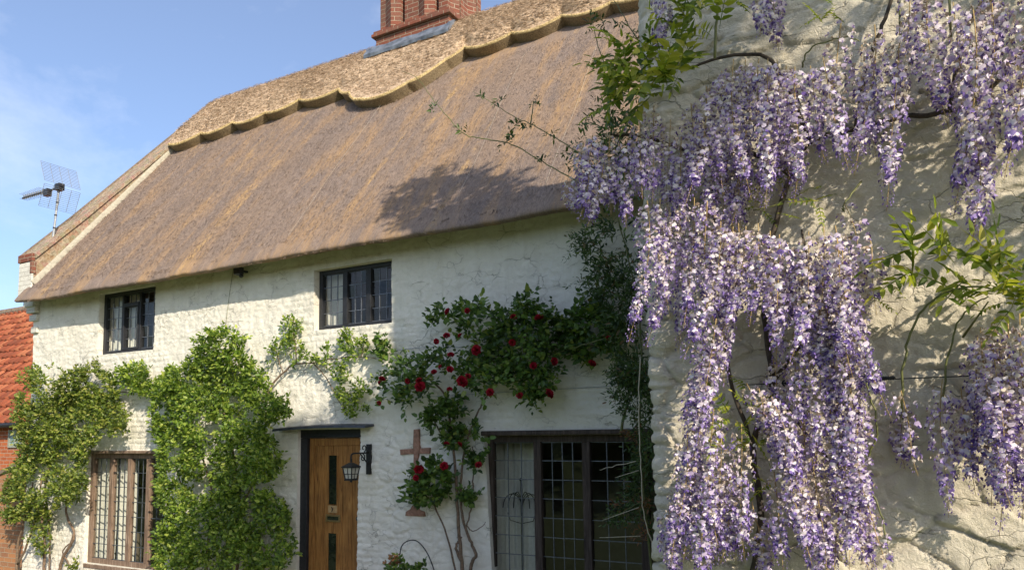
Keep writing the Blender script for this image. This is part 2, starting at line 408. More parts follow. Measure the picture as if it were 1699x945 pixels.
LEAF_J = leafmat('dark_vine_leaf', [(0, (.022, .048, .016)), (.5, (.065, .115, .03)), (.93, (.12, .18, .045)), (1, (.20, .10, .04))], .2)
LEAF_RED = leafmat('reddish_young_leaf', [(0, (.10, .05, .025)), (.6, (.20, .10, .04)), (1, (.30, .12, .07))], .3)
LEAF_W = leafmat('wisteria_leaf', [(0, (.06, .10, .014)), (.35, (.14, .19, .02)), (.75, (.29, .31, .035)), (1, (.42, .38, .08))], .45)
LEAF_T = leafmat('tree_leaf', [(0, (.03, .06, .012)), (.5, (.07, .12, .02)), (1, (.12, .18, .03))], .3)
def petal(name, stops, trans):
    m = M(name); geo = m.n("ShaderNodeNewGeometry"); c = m.ramp(geo.outputs['Random Per Island'], stops)
    m.col(c); m.set(.6, 0, .2); m.translucent(c, trans); return m.mat
PET_L = petal('lilac_petal', [(0, (.47, .37, .58)), (.3, (.66, .57, .71)), (.7, (.80, .73, .78)), (1, (.90, .86, .82))], .16)
PET_V = petal('violet_petal', [(0, (.10, .06, .25)), (.5, (.23, .155, .43)), (1, (.44, .34, .60))], .16)
PET_F = petal('faded_petal', [(0, (.26, .19, .14)), (.3, (.56, .47, .37)), (.75, (.76, .68, .58)), (1, (.60, .50, .64))], .22)
STALK = plain('flower_stalk', (.36, .25, .10), .7, 0, .3)
BARK = plain('climber_bark', (.17, .115, .075), .9, 0, .5, .9, 40)
BARK_D = plain('dark_bark', (.055, .042, .03), .9, 0, .5, .9, 40)
CANE_G = plain('green_cane', (.13, .14, .045), .6, 0, .3)
ROSE = petal('crimson_rose', [(0, (.14, .003, .010)), (.6, (.34, .008, .022)), (1, (.52, .025, .05))], .15)
def tilemat():
    m = M('red_pantile'); geo = m.n("ShaderNodeNewGeometry"); c = m.ramp(geo.outputs['Random Per Island'], [(0, (.17, .05, .03)), (.5, (.31, .085, .042)), (1, (.40, .15, .075))])
    n = m.noise(m.coord(), 14, 6, .7); c = m.mix(m.ramp(n, [(.50, 0), (.68, .65)]), c, (.13, .075, .05)); m.col(c); m.set(.85, 0, .2); m.bump(n, .4, .01); return m.mat
PANTILE = tilemat()
GRASS = plain('lawn', (.10, .13, .035), .9, 0, .4, .6, 8)
PAVE = plain('gravel', (.30, .26, .20), .95, 0, .3, .8, 60)

# ------------------------------------------------------------------ leaves as arrays
def leaves(B, D, Nn, L, Wd, fold=.25, droop=.0, w1=.85, w2=.75):
    """N leaves of two folded quads each. B base, D direction, Nn face normal."""
    D = D / (np.linalg.norm(D, axis=1, keepdims=True) + 1e-9)
    Sd = np.cross(D, Nn); Sd /= (np.linalg.norm(Sd, axis=1, keepdims=True) + 1e-9); Nn = np.cross(Sd, D)
    L = np.broadcast_to(np.asarray(L, float), (len(B),))[:, None]; Wd = np.broadcast_to(np.asarray(Wd, float), (len(B),))[:, None]
    up = Nn * Wd * fold; dr = Nn * L * droop
    V = np.stack([B, B + D * L * .28 + Sd * Wd * .5 * w1 + up, B + D * L * .68 + Sd * Wd * .5 * w2 + up - dr * .5, B + D * L - dr,
                  B + D * L * .68 - Sd * Wd * .5 * w2 + up - dr * .5, B + D * L * .28 - Sd * Wd * .5 * w1 + up], 1)
    n = len(B); i = np.arange(n)[:, None] * 6
    F = np.concatenate([i + np.array([[0, 3, 2, 1]]), i + np.array([[0, 5, 4, 3]])], 0)
    return V.reshape(-1, 3), F
def cat(parts):
    V, F, Mi = [], [], []; n = 0
    for v, f, m in parts:
        V.append(v); F.append(f + n); Mi.append(np.full(len(f), m)); n += len(v)
    return np.concatenate(V), np.concatenate(F), np.concatenate(Mi)
def unit(a): return a / (np.linalg.norm(a, axis=-1, keepdims=True) + 1e-9)
def inside(poly, x, y):
    c = np.zeros(x.shape, bool); n = len(poly); j = n - 1
    for i in range(n):
        xi, yi = poly[i]; xj, yj = poly[j]
        if yi != yj:
            k = ((yi > y) != (yj > y)) & (x < (xj - xi) * (y - yi) / (yj - yi) + xi); c ^= k
        j = i
    return c
def sprigs(P, per, twig, llen, rng, out=(0, -.55, .45), spread=1.0, aspect=.6, wn=None):
    """leaf sprays at points P: each a twig carrying `per` leaves (alternating, with an end leaf)."""
    n = len(P)
    T = unit(np.array(out) + spread * rng.normal(0, .6, (n, 3))); parts = []
    for k in range(per):
        t = k / max(1, per - 1)
        side = unit(np.cross(T, rng.normal(0, 1, (n, 3))))
        sg = 1 if k % 2 else -1
        D = unit(T * (.5 + .5 * t) + side * sg * (1.0 - .8 * (k == per - 1)))
        B = P + T * twig * t + rng.normal(0, .006, (n, 3))
        Nn = unit(np.array(wn if wn else (.25, -.55, .75)) + rng.normal(0, .45, (n, 3)))
        L = llen * rng.uniform(.5, 1.3, n)
        v, f = leaves(B, D, Nn, L, L * aspect, .18, .12); parts.append((v, f, 0))
    V, F, _ = cat(parts); return V, F
def scatter(polys, n, rng, y0, y1, gap=None, gscale=40., bulge=True):
    """points at random inside photo outlines, set out in front of a wall; gap thins them with noise."""
    out = []
    xs = [p[0] for q in polys for p in q]; ys = [p[1] for q in polys for p in q]
    while len(out) < n:
        x = rng.uniform(min(xs), max(xs), 4000); y = rng.uniform(min(ys), max(ys), 4000)
        k = np.zeros(4000, bool)
        for q in polys: k |= inside(q, x, y)
        if gap is not None: k &= (vnoise(x / gscale, y / gscale, 3) * .65 + vnoise(x / gscale * 2.7, y / gscale * 2.7, 9) * .35) > gap
        x, y = x[k], y[k]
        lump = vnoise(x / 55., y / 45., 21)
        for a, b, l in zip(x, y, lump):
            yy = y0 + (y1 - y0) * min(1., rng.uniform(0, 1) * .45 + l * .65)
            out.append(on_y(a, b, yy))
    return np.array(out[:n])

rng = np.random.default_rng(7)
GZ = -0.5
# ------------------------------------------------------------------ ground
gx, gy = np.meshgrid(np.concatenate([[-900, -200, -60], np.linspace(-30, 20, 60), [60, 200, 900]]), np.concatenate([[-900, -200, -60], np.linspace(-30, 10, 50), [60, 200, 900]]), indexing='ij')
V, F = grid(np.stack([gx, gy, GZ + .06 * fbm(gx * .5, gy * .5, 4)], -1))
tag(mk('ground', V, F, GRASS, smooth=True), kind='structure')
b = MB(); b.box(-12.6, -1.4, -1.9, -.02, GZ - .2, GZ + .05); tag(b.build('flower_bed', plain('dark_soil', (.075, .058, .042), .95, 0, .4, .8, 25)), kind='structure')

# ------------------------------------------------------------------ the cottage
cot = thing('thatched_cottage', (-7.0, 0, GZ), 'old cream cottage with brown thatched roof, leaded windows and brick chimney', 'cottage')
XL, XR = -12.75, -1.25
ZT = 4.02
OPEN = [(-11.00, -9.66, 3.00, 3.955, .075), (-6.56, -5.34, 3.035, 3.80, .075), (-11.14, -9.28, -.13, 1.50, .05),
        (-6.81, -5.80, GZ, 1.80, .13), (-4.10, -1.75, -.20, 1.70, .06)]
def axis_pts(a, b, step, cuts):
    k = sorted(set([a, b] + [c for c in cuts if a < c < b])); out = []
    for p, q in zip(k[:-1], k[1:]):
        n = max(1, int(round((q - p) / step))); out += list(np.linspace(p, q, n, endpoint=False))
    return np.array(out + [b])
xs = axis_pts(XL, XR, .0155, [c for o in OPEN for c in o[:2]])
zs = axis_pts(GZ - .1, ZT, .0155, [c for o in OPEN for c in o[2:4]])
gx, gz = np.meshgrid(xs, zs, indexing='ij')
# render relief: lumpy render over flint, painted brick round the openings and low on the left
wx = gx + .05 * fbm(gx * 6, gz * 6, 31); wz = gz + .05 * fbm(gx * 6 + 9, gz * 6, 37)
f1, f2, cid = worley(wx / .085, wz / .065, 3)
rub = sstep(0, .35, f2 - f1) * (.45 + .55 * cid)
f1b, f2b, cidb = worley(wx / .19, wz / .13, 5)
rub2 = sstep(0, .30, f2b - f1b) * (.5 + .5 * cidb)
br, bid = bricks(gx + .012 * fbm(gx * 9, gz * 9, 2), gz + .010 * fbm(gx * 7, gz * 7, 8), .225, .078, .016)
def box_mask(x0, x1, z0, z1, s=.18):
    nx = gx + .25 * fbm(gx * 2.3, gz * 2.3, 61); nz = gz + .25 * fbm(gx * 2.3 + 4, gz * 2.3, 67)
    return sstep(x0 - s, x0 + s, nx) * (1 - sstep(x1 - s, x1 + s, nx)) * sstep(z0 - s, z0 + s, nz) * (1 - sstep(z1 - s, z1 + s, nz))
bm = np.maximum.reduce([box_mask(-13.5, -9.0, -1, 2.45), box_mask(-5.86, -5.50, -1, 1.75, .07), box_mask(-7.35, -6.75, -1, 1.8, .07),
                        box_mask(-4.2, -1, 1.68, 2.25, .12), box_mask(-11.4, -9.3, 2.85, 3.1, .08), box_mask(-6.9, -5.0, 2.8, 3.03, .08), box_mask(-6.95, -6.45, 2.9, 3.9, .06)])
lowright = sstep(-6.4, -5.2, gx) * (1 - sstep(1.5, 2.4, gz))
soft = .15 + .95 * sstep(-.14, .16, fbm(gx * .9, gz * .9, 77))
h = (1 - bm) * ((1 - lowright) * rub * .009 + lowright * rub2 * .014) * soft + bm * (br * .0085 + (bid - .5) * .006 + rub * .004)
h = h + (br - .5) * .003 * (1 - bm) + .018 * fbm(gx * 8, gz * 10, 11) + .05 * fbm(gx * 1.1, gz * 1.1, 15) + .013 * fbm(gx * 22, gz * 30, 17, 3) + .010 * (.5 - np.abs(fbm(gx * 13, gz * 17, 19, 3)) * 2)
gxx = gx.copy()
lean = np.clip((1.75 - gz) / 1.7, 0, 1.3) * np.exp(-((gx + 5.80) / .35) ** 2) * .055
gxx -= lean
gxx += np.clip((1.7 - gz) / 1.5, 0, 1.3) * np.exp(-((gx + 4.05) / .3) ** 2) * .08
P = np.stack([gxx, -h, gz], -1)
V, F = grid(P)
cx = (gx[:-1, :-1] + gx[1:, 1:]).ravel() / 2; cz = (gz[:-1, :-1] + gz[1:, 1:]).ravel() / 2
keep = np.ones(len(F), bool)
for o in OPEN: keep &= ~((cx > o[0]) & (cx < o[1]) & (cz > o[2]) & (cz < o[3]))
F = F[keep]
# jambs, heads and sills of the openings, and the end return
extraV, extraF = [], []; n0 = len(V)
def strip(line, dy, flip):
    global n0
    k = len(line); bk = [p + np.array([0, dy - p[1], 0]) for p in line]
    extraV.extend(line); extraV.extend(bk)
    for i in range(k - 1):
        q = (n0 + i, n0 + i + 1, n0 + k + i + 1, n0 + k + i); extraF.append(q[::-1] if flip else q)
    n0 += 2 * k
for o in OPEN:
    i0, i1 = np.searchsorted(xs, o[0] - 1e-6), np.searchsorted(xs, o[1] - 1e-6); j0, j1 = np.searchsorted(zs, o[2] - 1e-6), np.searchsorted(zs, o[3] - 1e-6)
    d = o[4] + .12
    strip(list(P[i0, j0:j1 + 1]), d, False); strip(list(P[i1, j0:j1 + 1]), d, True)
    strip(list(P[i0:i1 + 1, j1]), d, False); strip(list(P[i0:i1 + 1, j0]), d, True)
strip(list(P[0]), 6.0, True)
V = np.concatenate([V, np.array(extraV)]); F = np.concatenate([F, np.array(extraF)])
mk('front_wall', V, F, WALL, cot, smooth=True)
b = MB()
b.add([(XL, 6, GZ), (XR, 6, GZ), (XR, 6, ZT), (XL, 6, ZT)], [(0, 1, 2, 3)])
b.add([(-12.6, 0, ZT), (-12.6, 6, ZT), (-12.6, 3, 8.2)], [(0, 1, 2)])
b.build('rear_wall', WALL, cot)

# ------------------------------------------------------------------ thatched roof
S_END = (RIDGE_Y + .30) / RC
prof = [(RIDGE_Y - s * RC, RIDGE_Z - s * RM * RC) for s in np.arange(0, S_END, .03)]
ye, ze = prof[-1]
prof += [(ye - .04, ze - .06), (ye - .085, ze - .125), (ye - .115, ze - .175), (ye - .118, ze - .20), (ye - .09, ze - .215), (ye - .02, ze - .205), (ye + .06, ze - .18), (ye + .16, ze - .14), (ye + .26, ze - .10), (ye + .34, ze - .07)]
prof = np.array(prof)
rx = np.arange(-12.43, -1.0, .035); px_, si = np.meshgrid(rx, np.arange(len(prof)), indexing='ij')
py_ = prof[si, 0].copy(); pz_ = prof[si, 1].copy(); sv = si * .03
dn = .07 * fbm(px_ * .55, sv * .4, 5) + .03 * fbm(px_ * 2.4, sv * .6, 6) + .008 * fbm(px_ * 24, sv * 2.2, 8, 3)
edge = sstep(S_END - .25, S_END, sv)
dn = dn + edge * .025 * fbm(px_ * 14, sv * 6, 12)
py_ = py_ + dn * -RM * RC; pz_ = pz_ + dn * RC
pz_ += edge * (.05 * fbm(px_ * .5, px_ * 0, 40) + .02 * np.exp(-((px_ + 12.3) / .5) ** 2))
sw = edge * np.exp(-((px_ + 12.43) / .25) ** 2)
pxx = px_ - sstep(S_END - .22, S_END + .1, sv) * np.exp(-((px_ + 12.43) / .22) ** 2) * .15
V, F = grid(np.stack([pxx, py_, pz_], -1)); nt = len(F)
Vb = np.array([(-12.43, 3, 8.20), (-1, 3, 8.20), (-1, 6.45, 3.9), (-12.43, 6.45, 3.9)]); Fb = np.array([[0, 1, 2, 3]]) + len(V)
# short loose reed ends lying down the slope
k = 48000
ex = rng.uniform(-12.4, -1.2, k); es = rng.uniform(1.2, S_END - .02, k)
B = np.stack([ex, RIDGE_Y - es * RC, RIDGE_Z - es * RM * RC], 1) + RN * (.014 + .05 * fbm(ex * .55, es * .4, 5)[:, None])
D = unit(RD + rng.normal(0, .13, (k, 3)) + RN * rng.uniform(.0, .10, (k, 1)))
v2, f2_ = leaves(B, D, np.broadcast_to(RN, (k, 3)) + rng.normal(0, .5, (k, 3)), rng.uniform(.02, .06, k), rng.uniform(.004, .007, k), .3)
k2 = 7000
ex = rng.uniform(-12.43, -1.2, k2); a = rng.uniform(0, 1, k2)
B = np.stack([ex, ye - .02 - .075 * a, ze - .04 - .15 * a], 1)
D = unit(RD * .8 + np.array([0, -.3, -.4]) + rng.normal(0, .3, (k2, 3)))
v3, f3 = leaves(B, D, rng.normal(0, 1, (k2, 3)), rng.uniform(.02, .06, k2), .007, .2)
V, F, MI = cat([(V, F, 0), (Vb, Fb - len(V), 0), (v2, f2_, 1), (v3, f3, 1)])
roof = mk('thatched_roof', V, F, [THATCH, REED], cot, MI, smooth=False)

# ridge block with its scalloped lower edge
NOT = []
for q in [(290, 230), (333, 216), (385, 198), (439, 182), (496, 160), (562, 142), (579, 148), (597, 159), (676, 131), (739, 93), (770, 73), (848, 49), (932, 20), (1013, -2)]:
    p = on_roof(*q, .20); NOT.append((p[0], float((p - np.array([0, RIDGE_Y, RIDGE_Z])) @ RD)))
NOT = [(-12.42, NOT[0][1] + .02)] + NOT[1:] + [(-2.4, NOT[-1][1]), (-1.6, NOT[-1][1]), (-.95, NOT[-1][1])]
def s_edge(x):
    out = np.zeros_like(x)
    for (a, sa), (b_, sb) in zip(NOT[:-1], NOT[1:]):
        k = (x >= a) & (x <= b_); u = (x[k] - a) / (b_ - a)
        w = b_ - a
        out[k] = sa + (sb - sa) * u + min(.17, .20 * w) * (1 - np.abs(2 * u - 1) ** 2.0)
    return out
rx = np.unique(np.concatenate([np.arange(-12.40, -1.0, .03)] + [[n[0] - .004, n[0] + .004] for n in NOT[1:-1]]))
se = s_edge(rx); nr = 46
gx, tt = np.meshgrid(rx, np.linspace(0, 1, nr), indexing='ij'); ss = tt * se[:, None]
off = .16 + .03 * fbm(gx * 1.0, ss * 1.0, 51) + .022 * fbm(gx * 7, ss * 26, 52) + .012 * fbm(gx * 20, ss * 30, 53)
off = off + .16 * (1 - sstep(.45, 1.3, ss))
off = off + (.172 - off) * sstep(.80, .99, tt)
# sway rods: two shallow ribs along the ridge block
for q in (.38, .72): off = off + .012 * np.exp(-((tt - q) / .012) ** 2)
Y = RIDGE_Y - ss * RC - off * RM * RC; Z = RIDGE_Z - ss * RM * RC + off * RC
Y = np.where(tt == 0, RIDGE_Y, Y); Z = np.where(tt == 0, RIDGE_Z + .27 + .03 * fbm(gx * 2, gx * 0, 55), Z)
Z = Z - .30 * np.clip((-11.75 - gx) / .67, 0, 1) ** 2 * (1 - sstep(.0, .9, tt))
V, F = grid(np.stack([gx, Y, Z], -1))
ks = 42000
ex = rng.uniform(-12.38, -1.1, ks); eu = rng.uniform(0, 1, ks); es = eu * s_edge(ex)
B = np.stack([ex, RIDGE_Y - es * RC, RIDGE_Z - es * RM * RC], 1) + RN * (.168 + .16 * (1 - sstep(.45, 1.3, es)) * (1 - sstep(.8, .99, eu)) + rng.normal(0, .008, ks))[:, None]
B[:, 2] -= .30 * np.clip((-11.75 - ex) / .67, 0, 1) ** 2 * (1 - sstep(.0, .9, eu))
D = unit(np.stack([rng.choice([-1, 1], ks) * rng.uniform(.6, 1, ks), np.zeros(ks), np.zeros(ks)], 1) + RD * rng.normal(.1, .24, (ks, 1)) + RN * rng.normal(.03, .10, (ks, 1)))
v2, f2_ = leaves(B, D, RN + rng.normal(0, .5, (ks, 3)), rng.uniform(.03, .09, ks), rng.uniform(.004, .008, ks), .3)
Vb = np.array([(-12.40, 3, RIDGE_Z), (-1, 3, RIDGE_Z + .2), (-1, 4.1, 7.2), (-12.40, 4.1, 7.2), (-12.40, 3 - 1.3 * RC, RIDGE_Z - 1.3 * RM * RC)])
V, F, MI = cat([(V, F, 0), (Vb, np.array([[0, 1, 2, 3], [4, 4, 0, 3]])[:1], 0), (v2, f2_, 0)])
ridge = mk('straw_ridge', V, F, [RIDGE], roof, MI)
def rim_row(ds, o, wob, seed):
    s2 = se + ds + wob * fbm(rx * 12, rx * 0, seed); oo = o + .4 * wob * fbm(rx * 15, rx * 0 + 3, seed + 1)
    return np.stack([rx, RIDGE_Y - s2 * RC - oo * RM * RC, RIDGE_Z - s2 * RM * RC + oo * RC], -1)
R = np.stack([rim_row(0, .172, 0, 1), rim_row(.025, .179, .010, 2), rim_row(.058, .168, .012, 3), rim_row(.059, .150, .012, 3), rim_row(.04, .08, .015, 4), rim_row(.02, -.03, .02, 5)], 1)
V, F = grid(R)
kr = 16000
ex = rng.uniform(-12.38, -1.1, kr); es = s_edge(ex) + rng.uniform(.0, .035, kr)
B = np.stack([ex, RIDGE_Y - es * RC, RIDGE_Z - es * RM * RC], 1) + RN * (.174 + rng.uniform(-.012, .004, kr))[:, None]
D = unit(RD + rng.normal(0, .18, (kr, 3)))
v2, f2_ = leaves(B, D, RN + rng.normal(0, .6, (kr, 3)), rng.uniform(.012, .045, kr), .006, .3)
nb_ = np.tile(np.array([0, 0, 0, 1, 1]), len(R) - 1)
V, F, MI = cat([(V, F, 0), (v2, f2_, 0)]); MI[:len(nb_)] = nb_
mk('scalloped_rim', V, F, [RIMM, RIM_SHADE], roof, MI)
# wire netting: pale lacing seams running up the slope
for x0, dx in [(-7.0, .2), (-4.6, .3), (-3.4, .2)]:
    b = MB(); b.tube([roof_pt(x0 + dx * t + .012 * math.sin(9 * t + x0), 1.45 + (S_END - 1.6) * t, .035) for t in np.linspace(0, 1, 14)], .0013, 4); b.build('netting_seam', TWINE, roof)

# left gable parapet, kneeler, fillet
par = MB()
yy = [-.22, .6, 1.4, 2.2, 2.95]; top = [4.72, 5.60, 6.50, 7.40, 8.24]
par.prism([(y, max(4.32, RIDGE_Z - (RIDGE_Y - y) * RM - .5)) for y in yy] + list(zip(yy[::-1], [z - .07 for z in top[::-1]])), 'x', -12.78, -12.43)
po = par.build('gable_parapet', FLINT, cot)
b = MB(); b.prism([(y, z - .07) for y, z in zip(yy, top)] + [(y, z) for y, z in zip(yy[::-1], top[::-1])], 'x', -12.83, -12.40); b.build('coping', FLINT, po)
b = MB(); b.prism([(y, z - .09) for y, z in zip(yy, top)] + [(y, z + .025) for y, z in zip(yy[::-1], top[::-1])], 'x', -12.90, -12.832); b.build('coping_edge', LICHEN, po)
b = MB()
fl = [(s, .0) for s in np.linspace(1.1, S_END - .15, 24)]
Vf = []
for s, _ in fl:
    w = .05 + .015 * math.sin(s * 7)
    Vf += [roof_pt(-12.425, s, .085), roof_pt(-12.425 + .02, s, .08), roof_pt(-12.425 + w * .6, s, .045), roof_pt(-12.425 + w * .6 + .02, s, -.02)]
b.add(Vf, [(4 * i + j, 4 * i + j + 1, 4 * i + 5 + j, 4 * i + 4 + j) for i in range(len(fl) - 1) for j in range(3)])
b.build('mortar_fillet', MORTAR, po, smooth=True)
b = MB(); b.box(-12.80, -12.42, -.26, -.225, 4.05, 4.60); b.box(-12.80, -12.44, -.225, .02, 4.05, 4.30); b.build('kneeler', BRICK_W, po, bevel=.01)
b = MB(); b.box(-12.815, -12.405, -.275, -.225, 4.602, 4.73); b.box(-12.47, -12.41, -.27, -.20, 4.40, 4.60); b.build('kneeler_bricks', BRICK, po, bevel=.006)
b = MB()
for z0, dx, dy in [(3.93, .13, .10), (3.83, .085, .07), (3.70, .05, .04), (3.50, .02, .02)]:
    b.box(XL - dx, XL + .16, -dy - .03, .30, z0 - .035, z0 + .075)
b.build('corbel_mouldings', BRICK_W, po, bevel=.015)

# chimney
ch = MB()
CY0, CX0, CX1 = 2.50, -7.62, -6.16
ch.box(CX0, CX1, CY0, CY0 + 1.15, 7.5, 8.36)
def rect_ring(x0, x1, y0, y1): return [(x0, y0), (x1, y0), (x1, y1), (x0, y1)]
i_ = .05
def ribs(a, b, nrib, dep, slot):
    """points between a and b along a face: triangular ribs with a deep slot to the right of each, outward coordinate second."""
    L = b - a; out = []
    for q in range(nrib):
        c = a + L * (q + .42) / nrib; w = L / nrib * .26
        out += [(c - w, 0), (c, dep), (c + w * .8, 0), (c + w * .82, -slot), (c + w * 1.25, -slot), (c + w * 1.27, 0)]
    return out
x0, x1, y0, y1 = CX0 + i_, CX1 - i_, CY0 + i_, CY0 + 1.15 - i_
poly = [(x0, y0)] + [(p, y0 - d) for p, d in ribs(x0, x1, 2, .085, .10)] + [(x1, y0)] + [(x1 + d, p) for p, d in ribs(y0, y1, 2, .085, .10)] + [(x1, y1), (x0, y1)]
ch.prism(poly, 'z', 8.47, 11.5)
chim = ch.build('chimney', BRICK, cot)
b = MB(); b.box(CX0 - .06, CX1 + .06, CY0 - .06, CY0 + 1.21, 8.36, 8.415); b.box(CX0 - .035, CX1 + .035, CY0 - .035, CY0 + 1.185, 8.415, 8.468)
b.build('string_course', BRICK, chim, bevel=.008)
b = MB()
xsf = np.linspace(CX0 - .20, CX1 + .04, 9); Vf = []
for i, x in enumerate(xsf):
    w = .012 * math.sin(i * 2.3); sy = (RIDGE_Y - CY0) / RC
    Vf += [(x, CY0 - .012, 8.215 + w), (x, CY0 - .022, 8.175 + w), tuple(roof_pt(x, .47 + w, .385 + .5 * w)), tuple(roof_pt(x, .50 + w, .34))]
b.add(Vf, [(4 * i + j, 4 * i + j + 1, 4 * i + 5 + j, 4 * i + 4 + j) for i in range(8) for j in range(3)])
b.prism([(CY0 - .02, 7.98), (CY0 - .02, 8.22), (CY0 + .16, 8.36), (CY0 + .34, 8.36), (CY0 + .5, 8.45), (CY0 + .5, 8.2)], 'x', CX1 + .003, CX1 + .012)
b.prism([(CX1 - .02, 8.00), (CX1 + .014, 8.00), (CX1 + .014, 8.22), (CX1 - .05, 8.2)], 'y', CY0 - .013, CY0 - .005)
fo = b.build('lead_flashing', LEAD, chim)
s_ = fo.modifiers.new("thick", 'SOLIDIFY'); s_.thickness = .006

# ------------------------------------------------------------------ windows
def window(label, o, nl, cols, rows, mat, fw, mw, mull=None, transom=None, came=CAME, came_r=.0045, depth=.07, sill=None):
    x0, x1, z0, z1, rc = o
    fr = MB(); y0, y1 = rc, rc + depth; x0 += .002; x1 -= .002
    fr.box(x0, x0 + fw, y0, y1, z0, z1); fr.box(x1 - fw, x1, y0, y1, z0, z1)
    edges = [x0 + fw] + (mull if mull else list(np.linspace(x0 + fw, x1 - fw, nl + 1)[1:-1])) + [x1 - fw]
    fr.box(x0 + fw, x1 - fw, y0 + .003, y1, z1 - fw, z1); fr.box(x0 + fw, x1 - fw, y0 + .003, y1, z0, z0 + fw)
    for e in edges[1:-1]: fr.box(e - mw / 2, e + mw / 2, y0 + .001, y1, z0 + fw, z1 - fw)
    fo = tag(fr.build('window', mat, cot, bevel=.005), label)
    spans = []
    lead = MB()
    for i in range(nl):
        a = edges[i] + (mw / 2 if i else 0); c = edges[i + 1] - (mw / 2 if i < nl - 1 else 0)
        zz = [(z0 + fw, z1 - fw)]
        if transom and i == transom[0]:
            zt = z0 + (z1 - z0) * transom[1]; zz = [(z0 + fw, zt - .03), (zt + .03, z1 - fw)]
            tb = MB(); tb.box(a, c, y0 - .012, y1 - .01, zt - .03, zt + .03)
            tb.box(a, a + .03, y0 - .010, y1 - .01, z0 + fw, zt - .03); tb.box(c - .03, c, y0 - .010, y1 - .01, z0 + fw, zt - .03)
            tb.box(a + .03, c - .03, y0 - .008, y1 - .01, z0 + fw, z0 + fw + .03); tb.build('casement', mat, fo, bevel=.004)
        for zi, (za, zb) in enumerate(zz):
            r = rows if len(zz) == 1 else ([rows - 1, 1][zi]); n = cols[i] if hasattr(cols, '__len__') else cols
            yp = y0 + depth * .55; xe = np.linspace(a, c, n + 1); ze_ = np.linspace(za, zb, r + 1)
            Vp, Fp = [], []
            for p in range(n):
                for q in range(r):
                    tx, tz = rng.normal(0, .0022, 2); k0 = len(Vp)
                    for (xx, zz_, sx, sz) in [(xe[p], ze_[q], -1, -1), (xe[p + 1], ze_[q], 1, -1), (xe[p + 1], ze_[q + 1], 1, 1), (xe[p], ze_[q + 1], -1, 1)]:
                        Vp.append((xx, yp + sx * tx + sz * tz, zz_))
                    Fp.append((k0, k0 + 1, k0 + 2, k0 + 3))
            mk('pane', Vp, Fp, GLASS, fo)
            for e in xe[1:-1]: lead.box(e - came_r, e + came_r, yp - .006, yp + .006, za, zb)
            for e in ze_[1:-1]: lead.box(a, c, yp - .008, yp + .008, e - came_r, e + came_r)
            for e in (za + .006, zb - .006): lead.box(a, c, yp - .0075, yp + .0075, e - came_r, e + came_r)
    lead.build('lead_lattice', came, fo)
    if sill:
        sb = MB(); sb.box(*sill); sb.build('sill', mat, fo, bevel=.008)
    return fo
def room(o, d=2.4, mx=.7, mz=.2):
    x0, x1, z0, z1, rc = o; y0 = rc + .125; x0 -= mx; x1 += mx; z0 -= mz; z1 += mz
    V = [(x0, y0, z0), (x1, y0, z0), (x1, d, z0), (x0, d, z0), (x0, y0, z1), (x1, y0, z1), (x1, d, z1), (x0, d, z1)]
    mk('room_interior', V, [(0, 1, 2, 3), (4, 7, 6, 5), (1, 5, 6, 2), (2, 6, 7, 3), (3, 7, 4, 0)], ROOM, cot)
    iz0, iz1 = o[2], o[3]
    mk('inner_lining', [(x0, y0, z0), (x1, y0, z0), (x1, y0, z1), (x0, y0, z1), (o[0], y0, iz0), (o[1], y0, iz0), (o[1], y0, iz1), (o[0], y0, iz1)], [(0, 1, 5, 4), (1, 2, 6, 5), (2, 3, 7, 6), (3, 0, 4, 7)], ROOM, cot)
def curtain(x0, x1, z0, z1, y, label, waves=5, amp=.03, gather=0.0):
    u, w = np.meshgrid(np.linspace(0, 1, 90), np.linspace(0, 1, 30), indexing='ij')
    x = x0 + (x1 - x0) * u; z = z0 + (z1 - z0) * w
    x = x + gather * (1 - w) * (x0 - x)
    y_ = y + amp * np.sin(u * waves * 2 * math.pi + .6 * np.sin(3 * w)) + .3 * amp * np.sin(u * waves * 4.7 * math.pi + 1)
    V, F = grid(np.stack([x, y_, z], -1)); b0 = ((x0 + x1) / 2, y, z0)
    o = mk('curtain', V, F, CURT, smooth=True, base=b0)
    s = o.modifiers.new('thick', 'SOLIDIFY'); s.thickness = .004
    return tag(o, label, 'curtain', 'curtains behind the leaded windows')
window('small black casement window close under the eave', OPEN[0], 3, 3, 5, BLACK, .055, .045, transom=(1, .77), came=CAME_L, came_r=.004)
window('black window of three lights over the rose', OPEN[1], 3, 3, 4, BLACK, .055, .075, came=CAME_L, came_r=.004)
window('tall weathered oak window on the left', OPEN[2], 4, 3, 7, OLDOAK, .07, .085, came=CAME, came_r=.0042, sill=(-11.12, -9.28, -.03, .095, -.19, -.133))
window('wide dark oak window beside the porch corner', OPEN[4], 4, [3, 4, 3, 4], 9, DARKOAK, .07, .085, mull=[-3.50, -2.95, -2.35], came=CAME_L, came_r=.004)
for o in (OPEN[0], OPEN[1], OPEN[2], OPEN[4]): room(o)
b = MB(); b.box(-4.12, -1.70, -.045, .10, 1.702, 1.752); tag(b.build('window_lintel', DARKOAK, cot, bevel=.01), 'dark oak lintel over the wide window')
b = MB(); b.box(-11.10, -9.26, -.035, .09, 1.502, 1.545); tag(b.build('window_lintel', OLDOAK, cot, bevel=.01), 'brown oak lintel over the tall window')
curtain(-11.15, -10.74, 2.95, 3.95, .26, 'pale curtain at the left side of the small upper window', 3, .03)
curtain(-10.66, -10.36, 2.95, 3.95, .26, 'pale curtain gathered in the middle of the small upper window', 3, .03)
curtain(-6.72, -6.28, 2.95, 3.85, .25, 'white curtain drawn across the left light of the upper middle window', 2, .012)
curtain(-11.35, -10.78, -.2, 1.55, .25, 'cream curtain in the far left light of the tall oak window', 4, .03)
